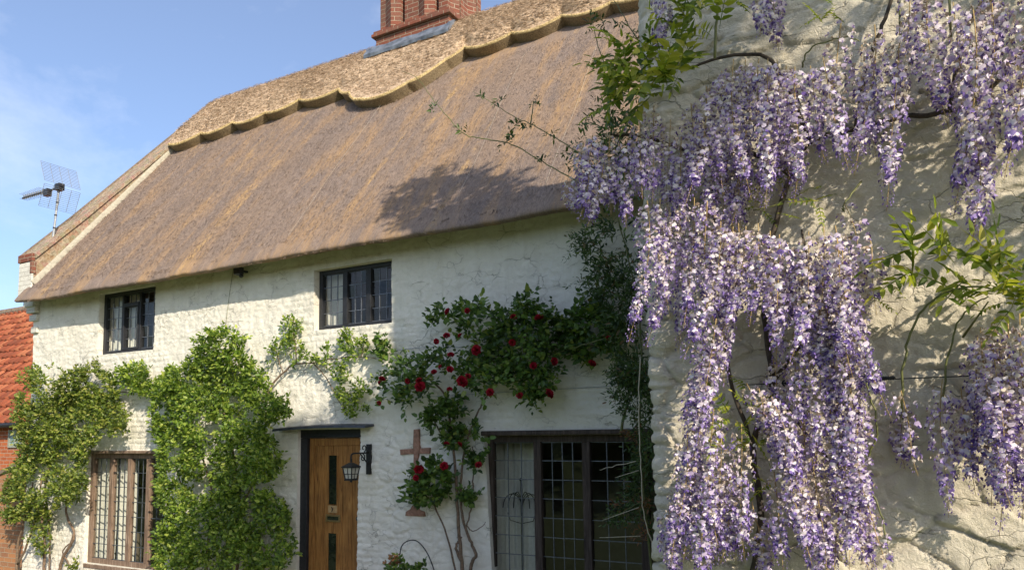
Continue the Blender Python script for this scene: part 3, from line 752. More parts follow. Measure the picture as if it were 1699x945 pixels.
curtain(-10.74, -10.34, -.2, 1.55, .26, 'cream curtain in the second light of the tall oak window', 4, .035)
curtain(-4.25, -3.68, -.3, 1.62, .42, 'grey white curtain behind the iron stand in the wide window', 5, .03)
# iron stand in the window
t = thing('candle_stand', (-3.80, .30, -.1), 'wrought iron candle stand with curling arms inside the wide window', 'candle stand')
zc = 1.02
b = MB(); b.tube([(-3.82, .30, -.1), (-3.82, .30, 1.20)], .009, 6); b.ball((-3.82, .30, 1.22), .02); b.build('pole', IRON, t)
b = MB()
for s in (-1, 1):
    for q in (.10, .17, .24):
        b.tube([(-3.82 + s * q * (.5 - .5 * math.cos(a)), .30 + .1 * q * math.sin(3 * q), zc - .12 + .17 * math.sin(a) * (1.2 - q)) for a in np.linspace(0, math.pi * .98, 12)], .0055, 5)
    b.tube([(-3.82, .30, .75), (-3.82 + s * .14, .30, .78), (-3.82 + s * .17, .30, .86)], .005, 5)
b.build('curled_arms', IRON, t)

# ------------------------------------------------------------------ door
dr = MB(); yd = .10
pw = np.linspace(-6.62, -5.87, 6)
for i in range(5): dr.box(pw[i] + .003, pw[i + 1] - .003, yd, yd + .04, GZ + .25, 1.60, 0)
dr.box(-6.70, -6.623, yd - .012, yd + .05, GZ + .25, 1.695); dr.box(-5.866, -5.79, yd - .012, yd + .05, GZ + .25, 1.695)
dr.box(-6.62, -5.87, yd - .011, yd + .05, 1.603, 1.693); dr.box(-6.70, -5.79, yd + .02, yd + .045, GZ + .2, 1.69)
door = tag(dr.build('door', OAK, cot, bevel=.004), 'honey brown plank door with two narrow glass slits')
b = MB(); b.box(-6.815, -6.705, .045, .16, GZ, 1.70); b.box(-6.815, -5.75, .042, .16, 1.702, 1.805); b.box(-5.785, -5.74, .06, .16, GZ, 1.70); b.build('door_frame', BLACK, door, bevel=.005)
xa, xb = on_y(546.5, 800, yd)[0], on_y(559.5, 800, yd)[0]
for za, zb in ((on_y(553, 836, yd)[2], on_y(553, 755, yd)[2]), (-.05, on_y(553, 884, yd)[2])):
    b = MB(); b.box(xa, xb, yd - .006, yd + .01, za, zb, 0)
    g = b.build('glass_slit', DARKGLASS, door)
    b = MB(); b.box(xa - .012, xa - .001, yd - .012, yd + .01, za, zb); b.box(xb + .001, xb + .012, yd - .012, yd + .01, za, zb); b.build('slit_bead', OAK, door)
za, zb = on_y(553, 865, yd)[2], on_y(553, 853, yd)[2]; xl, xr = on_y(541, 860, yd)[0], on_y(565, 860, yd)[0]
BRASS = plain('aged_brass', (.34, .24, .11), .45, .8, .3)
b = MB(); b.box(xl, xr, yd - .012, yd + .01, za, za + .022); b.box(xl, xr, yd - .012, yd + .01, zb - .022, zb); b.box(xl, xl + .025, yd - .011, yd + .01, za + .022, zb - .022); b.box(xr - .025, xr, yd - .011, yd + .01, za + .022, zb - .022)
b.build('letterbox', BRASS, door, bevel=.003)
b = MB(); b.box(xl + .025, xr - .025, yd - .006, yd + .01, za + .022, zb - .022); b.build('letterbox_flap', DARKGLASS, door)
zk0, zk1 = on_y(553, 850, yd)[2], on_y(553, 838, yd)[2]
b = MB(); b.box(xa - .005, xb + .005, yd - .010, yd + .01, zk0, zk1); b.build('knocker_plate', plain('pale_oak_block', (.42, .28, .13), .6), door, bevel=.003)
b = MB(); b.tube([((xa + xb) / 2 - .012, yd - .016, zk1 - .02), ((xa + xb) / 2 + .012, yd - .024, zk1 - .035), ((xa + xb) / 2, yd - .022, zk0 + .015)], .006, 6); b.build('knocker', IRON, door)
hz = on_y(590, 858, yd)[2]
b = MB(); b.tube([(-5.865, yd - .012, hz), (-5.865, yd - .05, hz)], .012, 8); b.ball((-5.865, yd - .07, hz), .032, (1, .8, 1)); b.box(-5.89, -5.84, yd - .016, yd - .006, hz - .07, hz + .06); b.build('door_handle', IRON, door)
b = MB()
V, F = grid(np.stack(np.meshgrid(np.linspace(-7.08, -5.60, 20), [0, 1, 2, 3], indexing='ij') + [np.zeros((20, 4))], -1))
cv = []
for x in np.linspace(-7.08, -5.60, 20):
    sag = .018 * math.sin((x + 7.08) * 2.2); up = .025 * (x + 7.08) / 1.48
    cv += [(x, .03, 1.838 + sag + up), (x, -.17, 1.815 + sag + up), (x, -.175, 1.785 + sag + up), (x, .03, 1.808 + sag + up)]
b.add(cv, [(4 * i + j, 4 * i + (j + 1) % 4, 4 * i + 4 + (j + 1) % 4, 4 * i + 4 + j) for i in range(19) for j in range(4)] + [(0, 1, 2, 3), (79, 78, 77, 76)])
tag(b.build('door_canopy', plain('dark_lead_canopy', (.05, .055, .07), .55, .2, .4, .4, 12), cot), 'thin dark canopy board over the door')
b = MB(); b.box(-6.9, -5.7, -.35, .1, GZ, GZ + .22); b.build('door_step', plain('stone_step', (.35, .32, .27), .9, 0, .3, .5, 20), cot, bevel=.015)

# exposed brick cross set into the wall
CROSS = plain('exposed_pink_brick', (.30, .165, .115), .95, 0, .35, .9, 26)
b = MB()
def wall_poly(pts, y=-.032):
    q = [on_y(*p, -.02) for p in pts]; b.prism([(p[0], p[2]) for p in q], 'y', y, .02)
wall_poly([(687, 712), (695, 711), (697, 742), (694, 760), (693, 800), (695, 836), (685, 836), (686, 790), (687, 755), (686, 740)])
wall_poly([(664, 745), (686, 743.5), (686, 752.5), (665, 754)], -.030); wall_poly([(697.5, 743), (714, 742), (713, 752), (696, 752)], -.030)
wall_poly([(685, 837), (694, 837), (697, 845), (705, 848), (705, 856), (673, 855), (674, 848), (681, 844)], -.031)
co = b.build('brick_cross', CROSS, cot, bevel=.004); tag(co, 'cross of bare pinkish brick set in the white wall')

# ------------------------------------------------------------------ the projecting wing: rough stone wall, corner nearest the door side
WY, WX, WR = -2.8, -1.315, .075
u_front = np.concatenate([np.arange(2.9, .9, -.05), np.arange(.9, WX + WR, -.0125)])
arc = [(WX + WR - WR * math.sin(a), WY + WR - WR * math.cos(a)) for a in np.linspace(0, math.pi / 2, 12)]
path = [(x, WY) for x in u_front] + arc + [(WX, y) for y in np.arange(WY + WR + .02, -.02, .03)]
path = np.array(path); nrm = np.zeros_like(path)
tg = np.gradient(path, axis=0); nrm[:, 0] = -tg[:, 1]; nrm[:, 1] = tg[:, 0]; nrm = nrm / np.linalg.norm(nrm, axis=1, keepdims=True)
ul = np.concatenate([[0], np.cumsum(np.linalg.norm(np.diff(path, axis=0), axis=1))])
zs = np.concatenate([np.arange(GZ - .1, .7, .05), np.arange(.7, 4.7, .0125), np.arange(4.7, 6.61, .06)])
U, Z = np.meshgrid(ul, zs, indexing='ij')
wx = U + .09 * fbm(U * 2.6, Z * 2.6, 81) + .03 * fbm(U * 9, Z * 9, 83); wz = Z + .06 * fbm(U * 1.6 + 3, Z * 2.2, 85) + .03 * fbm(U * 9, Z * 9, 87)
f1, f2, cid = worley(wx / .34, wz / .165, 23)
st = sstep(0, .11, f2 - f1) * (.35 + .65 * cid)
f1b, f2b, cidb = worley(wx / .12, wz / .085, 29)
st2 = sstep(0, .3, f2b - f1b) * cidb
msk = np.maximum(.30 + .70 * sstep(-.10, .14, fbm(U * 1.1, Z * 1.1, 91)), sstep(1.7, 1.2, Z))
h = st * (.026 + .022 * sstep(1.5, .9, Z)) * msk + st2 * .012 * (1 - .6 * msk) + .016 * fbm(U * 4.5, Z * 8, 93, 5) + .016 * (.5 - np.abs(fbm(U * 7, Z * 11, 94, 4)) * 2) + .016 * fbm(U * 20, Z * 30, 95, 4) + .03 * fbm(U * .8, Z * .8, 97)
# ragged horizontal bed cracks
bed = np.abs(((wz + .07 * fbm(U * 1.7, Z * .3, 99)) / .21) % 1 - .5) * .21
h -= .016 * (1 - sstep(0, .014, bed)) * sstep(.02, .16, fbm(U * 2.4, np.floor(wz / .21) * 3.7, 101) + .05)
uc = ul[len(u_front) + 6]
qn = sstep(.24, .10, np.abs(U - uc)); h = h + qn * (.012 * (bricks(U * 0 + .1, Z + .10 * fbm(U * 3, Z * 2, 7), 9., .145, .03)[0] - .5) + .03 * fbm(Z * 5, U * 3, 103))
Z = np.minimum(Z, np.where(path[:, 1] > WY + .30, 5.35, 99.)[:, None])
P = np.stack([path[:, 0][:, None] + nrm[:, 0][:, None] * h, path[:, 1][:, None] + nrm[:, 1][:, None] * h, Z], -1)
V, F = grid(P)
wing = tag(mk('wing_wall', V, F, WING, cot, smooth=True), 'rough cream stone wall of the projecting wing')
b = MB(); b.box(WX + .05, 3.0, WY + .3, 4.0, GZ, 5.35); b.box(WX + .05, 2.9, WY + .06, WY + .298, GZ, 6.6); b.build('wing_core', WALL, cot)
b = MB(); b.prism([(WX - .05, 5.36), (3.1, 5.36), (3.1, 6.3), (1.6, 6.3)], 'y', WY + .31, 4.2); b.build('wing_roof', THATCH, cot)

# ------------------------------------------------------------------ neighbour on the left
nb = thing('red_tiled_house', (-20, 2.5, GZ), 'red pantiled brick house partly hidden behind the left end of the cottage', 'house')
E0 = on_y(0, 698, 1.5); ez = E0[2]; RG = on_y(0, 522, 4.2); rz = RG[2]
b = MB(); b.box(-30, -13.6, 1.62, 7, GZ, ez - .03); b.build('brick_wall', BRICK_N, nb)
sl = unit(np.array([0, 4.2 - 1.45, rz - ez + .04])); sn = np.array([0, -sl[2], sl[1]]); LS = math.hypot(4.2 - 1.45, rz - ez + .04)
Vt, Ft = [], []; tw, th = .205, .24; nrow = int(LS / th) + 1
for r in range(nrow):
    for c in range(int(16 / tw)):
        x = -29.5 + c * tw; jz = rng.normal(0, .006); k0 = len(Vt)
        if x < -24: continue
        for e, (sp, of) in enumerate([(r * th - .05, .062), (r * th + th, .0)]):
            for u in np.linspace(0, 1, 7):
                hgt = .034 * math.cos(2 * math.pi * (u - .2)) + of + jz
                Vt.append(np.array([x + u * (tw + .012), 1.45, ez - .04]) + sl * min(sp, LS) + sn * hgt)
        for u in range(6): Ft.append((k0 + u, k0 + u + 1, k0 + 8 + u, k0 + 7 + u))
        # thickness of the lower edge
        k1 = len(Vt)
        for u in range(7): Vt.append(Vt[k0 + u] - sn * .055)
        for u in range(6): Ft.append((k1 + u, k1 + u + 1, k0 + u + 1, k0 + u))
mk('pantile_roof', Vt, Ft, PANTILE, nb, smooth=True)
b = MB(); b.add([(-30, 1.45, ez - .09), (-13.6, 1.45, ez - .09), (-13.6, 4.2, rz - .05), (-30, 4.2, rz - .05), (-13.6, 7, ez), (-30, 7, ez)], [(0, 1, 2, 3), (3, 2, 4, 5)]); b.build('roof_deck', PANTILE, nb)
b = MB(); b.tube([(-30, 4.2, rz + .02), (-13.8, 4.2, rz + .02)], .11, 10); b.build('ridge_tiles', LICHEN, nb)
b = MB(); b.tube([(-30, 1.40, ez - .09), (-13.7, 1.40, ez - .09)], .055, 8); b.build('gutter', BLACK, nb)
wa, wb = on_y(13.5, 742, 1.6), on_y(38, 712, 1.6)
b = MB(); fw = .05
b.box(wa[0], wb[0], 1.585, 1.63, wa[2], wa[2] + fw); b.box(wa[0], wb[0], 1.585, 1.63, wb[2] - fw, wb[2]); b.box(wa[0], wa[0] + fw, 1.584, 1.63, wa[2] + fw, wb[2] - fw); b.box(wb[0] - fw, wb[0], 1.584, 1.63, wa[2] + fw, wb[2] - fw)
xm = (wa[0] + wb[0]) / 2; b.box(xm - .02, xm + .02, 1.588, 1.63, wa[2] + fw, wb[2] - fw)
for q in (.36, .68): zq = wa[2] + (wb[2] - wa[2]) * q; b.box(wa[0] + fw, xm - .02, 1.59, 1.63, zq - .012, zq + .012); b.box(xm + .02, wb[0] - fw, 1.59, 1.63, zq - .012, zq + .012)
wf = b.build('window', plain('grey_green_paint', (.32, .34, .28), .6), nb)
b = MB(); b.box(wa[0] + .01, wb[0] - .01, 1.600, 1.618, wa[2] + .01, wb[2] - .01); b.build('pane', plain('pale_blue_glass', (.24, .36, .36), .15, 0, .4, 0, 6), wf)
p0 = on_y(43, 583, 1.2)
b = MB(); b.box(p0[0] - .25, p0[0] + .30, 2.60, 2.78, 3.05, 3.55); b.build('roof_flashing', LEAD, nb, bevel=.02)
# garden wall with a sloping top, between the two
gw = thing('garden_wall', (-13.4, .0, GZ), 'low old brick garden wall with sloping coping left of the climber', 'wall')
a_, c_ = on_y(-60, 815, .05), on_y(45, 768, .05)
b = MB(); b.prism([(a_[0] - 3, GZ), (-12.72, GZ), (-12.72, c_[2] + .10), (c_[0], c_[2]), (a_[0], a_[2]), (a_[0] - 3, a_[2] - .3)], 'y', .05, .30); b.build('brickwork', BRICK_G, gw)
b = MB(); cp = [(a_[0] - 3, a_[2] - .3), (a_[0], a_[2]), (c_[0], c_[2]), (-12.74, c_[2] + .10)]
b.prism(cp + [(x, z + .075) for x, z in cp[::-1]], 'y', .01, .34); b.build('coping', LICHEN, gw, bevel=.012)

# ------------------------------------------------------------------ aerial
an = thing('television_aerial', (-12.64, .17, 4.7), 'grey mesh television aerial on a thin mast behind the gable', 'aerial')
zb_ = 5.96; top_ = np.array([-12.52, .17, zb_ + .08])
b = MB(); b.tube([(-12.70, .17, 4.6), top_], .019, 8); b.build('mast', STEEL, an)
for q in (.32, .47, .62, .77, .90):
    b = MB(); b.tube([np.array([-12.70, .17, 4.6]) + (top_ - np.array([-12.70, .17, 4.6])) * q + np.array([0, 0, d]) for d in (-.012, .012)], .023, 8); b.build('mast_band', PLASTIC, an)
b = MB(); b.tube([(-12.40, .17, zb_), (-13.62, .17, zb_)], .016, 6); b.box(-12.58, -12.45, .12, .22, zb_ - .05, zb_ + .06); b.box(-12.92, -12.80, .13, .21, zb_ - .09, zb_ + .03)
b.build('boom', PLASTIC, an)
b = MB()
for i in range(11):
    x = -12.95 - i * .063; L = .11 - .003 * i
    b.tube([(x, .17 - L, zb_ + .05), (x, .17 + L, zb_ + .05)], .003, 4); b.tube([(x, .17 - L * .9, zb_ - .03), (x, .17 + L * .9, zb_ - .03)], .0028, 4)
    b.tube([(x, .17, zb_ - .03), (x, .17, zb_ + .05)], .012, 5, 0)
b.build('director_rods', plain('dull_grey_rods', (.17, .18, .20), .6, .3), an)
for s in (1, -1):
    b = MB(); f0 = np.array([-12.42, .17, zb_ + .03 * s]); uv_ = np.array([-.14, 0, .35 * s])
    for q in np.linspace(0, 1, 13): b.tube([f0 + uv_ * q + np.array([0, -.30, 0]), f0 + uv_ * q + np.array([0, .30, 0])], .0028, 4)
    for q in np.linspace(-.30, .30, 5): b.tube([f0 + np.array([0, q, 0]), f0 + uv_ + np.array([0, q, 0])], .0038, 4)
    b.build('reflector_grid', plain('dull_grey_rods', (.17, .18, .20), .6, .3), an)

# ------------------------------------------------------------------ lantern on its bracket
lt = thing('wall_lantern', (-5.65, -.03, 1.27), 'black square carriage lantern hanging from a scrolled iron bracket beside the door', 'lantern')
yl = -.35; zt = on_y(590, 755, yl)[2]
b = MB(); b.box(-5.678, -5.622, -.060, -.015, 1.27, 1.62)
for z in (1.40, 1.54): b.ball((-5.65, -.06, z), .022, n=8, k=5)
b.build('back_plate', IRON, lt, bevel=.004)
b = MB(); az = 1.52
b.tube(smooth_path([(-5.65, -.05, az), (-5.65, -.18, az), (-5.65, yl + .05, az), (-5.65, yl, az - .02), (-5.65, yl, az - .09)], 5), .010, 6)
def scroll(c, r0, a0, a1, sgn=1): return [(-5.65, c[0] + r0 * (1 - .55 * t) * math.cos(a0 + (a1 - a0) * t), c[1] + sgn * r0 * (1 - .55 * t) * math.sin(a0 + (a1 - a0) * t)) for t in np.linspace(0, 1, 16)]
b.tube(scroll((-.13, az + .055), .042, -1.5, 4.2), .007, 5); b.tube(scroll((-.15, az - .055), .042, 1.5, -4.2), .007, 5)
b.tube(smooth_path([(-5.65, -.05, 1.36), (-5.65, -.09, 1.42), (-5.65, -.17, 1.49), (-5.65, -.2, az)], 5), .008, 5)
b.build('bracket', IRON, lt)
def lring(z, w, s=.02): return [(-5.65 + i * w, yl + j * w, z) for i, j in ((-1, -1), (1, -1), (1, 1), (-1, 1))]
b = MB()
ztop = az - .145; zbot = ztop - .140
w0, w1 = .066, .046
def frus(za, wa_, zb2, wb_, mb): mb.add(lring(za, wa_) + lring(zb2, wb_), [(0, 1, 5, 4), (1, 2, 6, 5), (2, 3, 7, 6), (3, 0, 4, 7), (3, 2, 1, 0), (4, 5, 6, 7)])
frus(ztop, .078, ztop + .042, .02, b); frus(ztop - .012, .078, ztop - .0005, .078, b); b.tube([(-5.65, yl, ztop + .045), (-5.65, yl, ztop + .085)], .012, 6)
b.build('lantern_cap', IRON, lt)
b = MB(); frus(zbot - .016, w1 + .008, zbot, w1 + .008, b); b.ball((-5.65, yl, zbot - .025), .014); b.build('lantern_base', IRON, lt)
b = MB()
ca, cb = lring(ztop - .014, w0), lring(zbot, w1)
for i in range(4):
    b.tube([ca[i], cb[i]], .009, 4); j = (i + 1) % 4
    m1 = (np.array(ca[i]) + np.array(ca[j])) / 2; m2 = (np.array(cb[i]) + np.array(cb[j])) / 2; b.tube([m1, m2], .005, 4)
    q1 = np.array(ca[i]) * .45 + np.array(cb[i]) * .55; q2 = np.array(ca[j]) * .45 + np.array(cb[j]) * .55; b.tube([q1, q2], .004, 4)
    b.tube([cb[i], cb[j]], .008, 4)
b.build('lantern_frame', IRON, lt)
b = MB(); frus(ztop - .015, w0 - .004, zbot + .002, w1 - .004, b); b.build('lantern_glass', FROST, lt)

# floodlight under the eave
fp = on_y(397, 449, -.14)
fl_ = thing('security_light', tuple(fp), 'small black floodlight tucked under the thatch eave', 'floodlight')
b = MB(); b.box(fp[0] - .06, fp[0] + .06, fp[1] - .05, fp[1] + .03, fp[2] - .055, fp[2] + .045); b.build('lamp_body', PLASTIC, fl_, bevel=.012)
b = MB(); b.tube([(fp[0], fp[1] + .02, fp[2]), (fp[0], .02, fp[2] + .01)], .016, 6); b.ball((fp[0] + .05, fp[1] - .01, fp[2] - .075), .03); b.build('lamp_arm', PLASTIC, fl_)

# wires and cables on the walls
def wire(pts, label, r=.003, mat=None, Y=-.03, sag=0):
    q = [on_y(x, y, Y) for x, y in pts]; b = MB(); b.tube(smooth_path(q, 5), r, 5)
    return tag(b.build('plant_wire', mat or STEEL, base=q[0]), label, 'wire', 'training wires on the cottage wall')
wire([(640, 583), (720, 575), (860, 577), (1010, 560), (1075, 556)], 'upper training wire behind the red rose', .003)
wire([(630, 662), (760, 655), (870, 648), (1000, 641), (1080, 634)], 'lower training wire under the red rose above the wide window', .003)
wire([(70, 737), (150, 719), (240, 716), (330, 712)], 'training wire above the tall oak window', .0025)
wire([(388, 440), (379, 500), (372, 560)], 'thin cable dropping from the eave beside the small window', .003, CANE_G)
sw_ = thing('support_wire', tuple(on_y(1455, 627, WY - .07)), 'taut dark wire with a strainer holding the wisteria off the stone wall', 'wire')
A = on_y(1263, 637, WY - .07); Bq = on_y(1580, 624.5, WY - .07); dv = Bq - A
b = MB(); b.tube([A - dv * .1, A + dv * 2.6], .0028, 5); b.build('wire_line', IRON, sw_)
tq = on_y(1472, 627, WY - .07); b = MB(); b.tube([tq - dv * .035, tq - dv * .03, tq + dv * .03, tq + dv * .035], [.003, .008, .008, .003], 6)
for q in np.linspace(-.03, .03, 6): b.ball(tq + dv * q, .0105, n=6, k=4)
b.build('strainer', IRON, sw_)
b = MB(); e0 = on_y(1303, 635, WY - .07); b.tube([e0 + np.array([0, .1, 0]), e0], .007, 6); b.tube([e0 + .014 * np.array([math.cos(a), 0, math.sin(a)]) for a in np.linspace(0, 6.28, 12)], .005, 5); b.build('eye_bolt', IRON, sw_)

# ------------------------------------------------------------------ climbing plants
def stems(name, paths, mat, parent, wob=.012):
    b = MB()
    for pts, r0, r1 in paths:
        q = [on_y(p[0], p[1], p[2]) for p in pts]; q = smooth_path(q, 6); k = len(q)
        q = [p + rng.normal(0, wob * .25, 3) for p in q]
        b.tube(q, list(np.linspace(r0, r1, k)), 6)
    return b.build(name, mat, parent, smooth=True)
def foliage(name, polys, n, per, twig, llen, mat, parent, y0, y1, gap, seed, aspect=.62, out=(0, -.6, .4), gscale=26, spread=1.0, extra=None):
    r = np.random.default_rng(seed); P = scatter(polys, n, r, y0, y1, gap, gscale)
    if extra is not None: P = np.concatenate([P, extra])
    V, F = sprigs(P, per, twig, llen, r, out, spread, aspect)
    return mk(name, V, F, mat, parent)

# far-left climber
c1 = thing('leafy_climber', tuple(on_y(60, 960, -.12)), 'bushy green climber with twisted stems at the far left corner of the cottage', 'climber')
o1 = [(34, 622), (70, 608), (120, 617), (160, 600), (185, 628), (212, 690), (210, 718), (170, 722), (148, 760), (142, 800), (108, 806), (100, 850), (62, 862), (10, 868), (2, 830), (14, 800), (6, 790), (36, 770), (28, 700)]
o1b = [(55, 860), (84, 848), (88, 905), (70, 930), (52, 900)]
o1c = [(72, 790), (125, 782), (145, 800), (130, 830), (85, 835)]
foliage('foliage', [o1, o1c], 3000, 6, .09, .052, LEAF_A, c1, -.06, -.44, .375, 11, gscale=22)
foliage('trailing_foliage', [o1b, [(118, 935), (132, 928), (130, 945), (116, 945)]], 110, 6, .08, .05, LEAF_A, c1, -.08, -.2, None, 12)
stems('stems', [([(27, 960, -.1), (30, 900, -.12), (38, 872, -.15), (55, 800, -.2)], .022, .012), ([(30, 935, -.1), (46, 900, -.14), (58, 860, -.18), (70, 790, -.2)], .02, .012),
                ([(72, 960, -.1), (74, 900, -.12), (70, 850, -.2), (80, 780, -.22), (100, 700, -.2)], .025, .012), ([(82, 960, -.08), (82, 890, -.1), (78, 840, -.15), (72, 780, -.2)], .015, .01),
                ([(96, 960, -.06), (104, 925, -.08), (120, 898, -.1), (122, 880, -.1), (110, 852, -.1), (112, 815, -.12), (122, 785, -.15), (140, 740, -.2)], .026, .012),
                ([(118, 940, -.06), (104, 915, -.07), (116, 900, -.09), (122, 884, -.1)], .012, .008), ([(150, 700, -.2), (180, 665, -.12), (195, 652, -.1), (215, 650, -.1)], .014, .008)], BARK, c1)

# big shrub between the left windows and the door
c2 = thing('tall_leafy_climber', tuple(on_y(380, 980, -.15)), 'tall bright green climbing rose without flowers between the oak window and the door', 'climber')
o2 = [(330, 560), (375, 545), (405, 560), (410, 595), (440, 618), (450, 652), (485, 672), (486, 684), (455, 695), (440, 715), (462, 735), (474, 770), (455, 800), (462, 830), (484, 850), (480, 880), (492, 915), (470, 950), (262, 950), (258, 900), (275, 860), (262, 830), (268, 760), (250, 690), (262, 640), (300, 610), (325, 590)]
o2l = [(195, 612), (235, 606), (262, 622), (300, 612), (300, 660), (265, 660), (230, 655), (205, 650), (190, 640)]
foliage('foliage', [o2], 4300, 6, .09, .054, LEAF_B, c2, -.05, -.55, .365, 13, gscale=22)
foliage('linking_foliage', [o2l], 330, 6, .09, .056, LEAF_B, c2, -.05, -.22, .40, 14)
stems('stems', [([(372, 980, -.1), (378, 900, -.15), (392, 840, -.2), (388, 760, -.2), (370, 680, -.2), (365, 600, -.2)], .028, .01), ([(390, 980, -.1), (395, 920, -.15), (402, 850, -.2), (420, 800, -.15), (440, 780, -.1), (455, 760, -.1)], .02, .008),
                ([(340, 980, -.1), (345, 900, -.15), (352, 820, -.2), (330, 740, -.25), (310, 670, -.2)], .022, .008), ([(365, 980, -.12), (352, 880, -.2), (300, 800, -.2), (290, 760, -.2)], .016, .007), ([(400, 840, -.15), (430, 830, -.12), (470, 860, -.1)], .012, .006)], BARK, c2)
tw1 = [(474, 525), (492, 520), (500, 545), (494, 562), (480, 562), (466, 550)]
tw2 = [(452, 562), (470, 560), (520, 578), (548, 575), (552, 590), (540, 612), (520, 600), (490, 600), (462, 606), (448, 596)]
tw3 = [(566, 552), (582, 548), (584, 572), (606, 560), (612, 566), (608, 592), (590, 596), (566, 594)]
tw4 = [(552, 604), (572, 602), (582, 640), (612, 626), (622, 634), (618, 650), (602, 660), (594, 692), (580, 698), (566, 680), (556, 650)]
tw4b = [(604, 676), (616, 668), (616, 684), (602, 690)]
foliage('branch_foliage', [tw1, tw2, tw3, tw4, tw4b], 420, 5, .07, .045, LEAF_B, c2, -.04, -.16, .36, 15, gscale=16)
stems('long_branch', [([(440, 660, -.12), (452, 638, -.1), (470, 618, -.08), (490, 604, -.08), (520, 602, -.07), (545, 596, -.06), (590, 592, -.06), (625, 594, -.06)], .014, .005), ([(492, 604, -.08), (490, 575, -.08), (486, 540, -.08), (488, 528, -.1)], .009, .004),
                      ([(520, 602, -.07), (540, 625, -.06), (560, 660, -.06), (576, 690, -.06)], .008, .004), ([(570, 675, -.06), (590, 655, -.07), (612, 636, -.07)], .006, .003), ([(600, 592, -.06), (604, 570, -.07), (602, 560, -.08)], .006, .003), ([(470, 618, -.08), (460, 590, -.08), (455, 570, -.1)], .007, .003)], BARK, c2)

# red rose
ro = thing('red_climbing_rose', tuple(on_y(770, 985, -.12)), 'dark leaved climbing rose with crimson blooms trained on the wall over the wide window', 'rose bush')
r1 = [(712, 520), (735, 512), (748, 522), (790, 498), (812, 520), (846, 512), (878, 488), (890, 515), (920, 512), (930, 540), (922, 570), (930, 600), (922, 640), (905, 668), (880, 672), (860, 652), (840, 648), (800, 655), (786, 648), (750, 652), (722, 640), (690, 672), (650, 680), (628, 670), (632, 640), (660, 612), (690, 600), (672, 590), (712, 575), (720, 548)]
r2 = [(930, 540), (960, 520), (972, 498), (1000, 510), (1005, 535), (1035, 545), (1030, 575), (990, 585), (980, 605), (960, 600), (930, 585)]
r3 = [(724, 672), (760, 660), (775, 690), (798, 716), (800, 735), (770, 740), (745, 742), (718, 725), (706, 700), (716, 690)]
r4 = [(688, 792), (720, 766), (750, 782), (756, 808), (735, 836), (710, 835), (680, 838), (676, 810)]
r5 = [(775, 745), (800, 742), (806, 770), (790, 785), (776, 770)]; r6 = [(766, 812), (790, 808), (800, 828), (782, 838), (764, 832)]; r7 = [(628, 560), (648, 556), (650, 580), (660, 600), (640, 608), (622, 598), (612, 580)]
foliage('foliage', [r1], 800, 5, .12, .066, LEAF_R, ro, -.05, -.40, .43, 16, .72)
foliage('side_foliage', [r2, r3, r4], 520, 5, .11, .070, LEAF_R, ro, -.05, -.28, .36, 17, .72)
foliage('outer_foliage', [r5, r6, r7], 95, 5, .09, .062, LEAF_R, ro, -.05, -.18, .3, 18, .72)
stems('stems', [([(772, 985, -.08), (765, 920, -.09), (760, 860, -.1), (757, 800, -.11), (752, 740, -.12), (745, 690, -.12), (735, 650, -.12), (700, 620, -.15)], .022, .008), ([(778, 985, -.08), (782, 935, -.09), (790, 920, -.09), (782, 900, -.09), (768, 860, -.1), (765, 800, -.1), (772, 740, -.1), (790, 690, -.1), (806, 660, -.12), (850, 600, -.15)], .02, .007),
                ([(765, 930, -.08), (757, 905, -.09), (766, 890, -.09)], .018, .01), ([(763, 985, -.08), (745, 900, -.08), (722, 840, -.09), (706, 820, -.1)], .012, .006), ([(785, 800, -.1), (782, 840, -.09), (774, 872, -.09)], .01, .008), ([(783, 800, -.1), (788, 770, -.1), (784, 740, -.1)], .008, .004),
                ([(774, 872, -.08), (785, 880, -.08), (800, 872, -.08), (806, 865, -.08)], .007, .003), ([(748, 745, -.1), (730, 715, -.1), (716, 690, -.12), (712, 650, -.12)], .01, .005), ([(850, 600, -.14), (920, 585, -.1), (1000, 570, -.08)], .01, .005)], BARK, ro)
blooms = [(741, 556, 6), (790, 580, 9), (852, 525, 6), (894, 526, 8), (920, 599, 7), (983, 602, 7), (885, 606, 6), (912, 652, 9), (767, 632, 10), (697, 640, 9), (695, 630, 6), (634, 628, 6), (724, 566, 5), (763, 556, 5), (748, 588, 6), (747, 612, 6), (720, 616, 5), (777, 623, 5), (813, 650, 7), (746, 645, 5), (862, 655, 6), (775, 515, 5), (742, 516, 6), (737, 772, 7), (695, 778, 8), (690, 792, 5), (794, 770, 6), (763, 736, 5), (741, 735, 5), (629, 668, 4), (850, 568, 6), (630, 634, 4), (730, 608, 4), (676, 632, 5), (1010, 560, 5)]
def bloom(r, sd):
    g = np.random.default_rng(sd); B, D, Nn, L, W_ = [], [], [], [], []
    for ring, (k, rr, tilt) in enumerate([(4, .15, .15), (5, .35, .45), (6, .55, .8), (7, .7, 1.15)]):
        for i in range(k):
            a = 2 * math.pi * (i + .5 * ring) / k + g.normal(0, .15); o = np.array([math.cos(a), math.sin(a), 0])
            B.append(o * r * rr * .35 - np.array([0, 0, r * .35])); D.append(o * math.sin(tilt) + np.array([0, 0, math.cos(tilt)])); Nn.append(-o * math.cos(tilt) + np.array([0, 0, math.sin(tilt)])); L.append(r * (1.05 - .05 * ring)); W_.append(r * (1.0 + .1 * ring))
    return leaves(np.array(B), np.array(D), np.array(Nn), np.array(L), np.array(W_), .22, .15, .9, 1.0)
rose_me = []
for q in range(4):
    V, F = bloom(1.0, 40 + q); o = mk('rose_bloom', V + world_base(ro), F, ROSE, ro); rose_me.append(o.data)
    if q == 0: first = o
    else: bpy.data.objects.remove(o)
rb = world_base(ro)
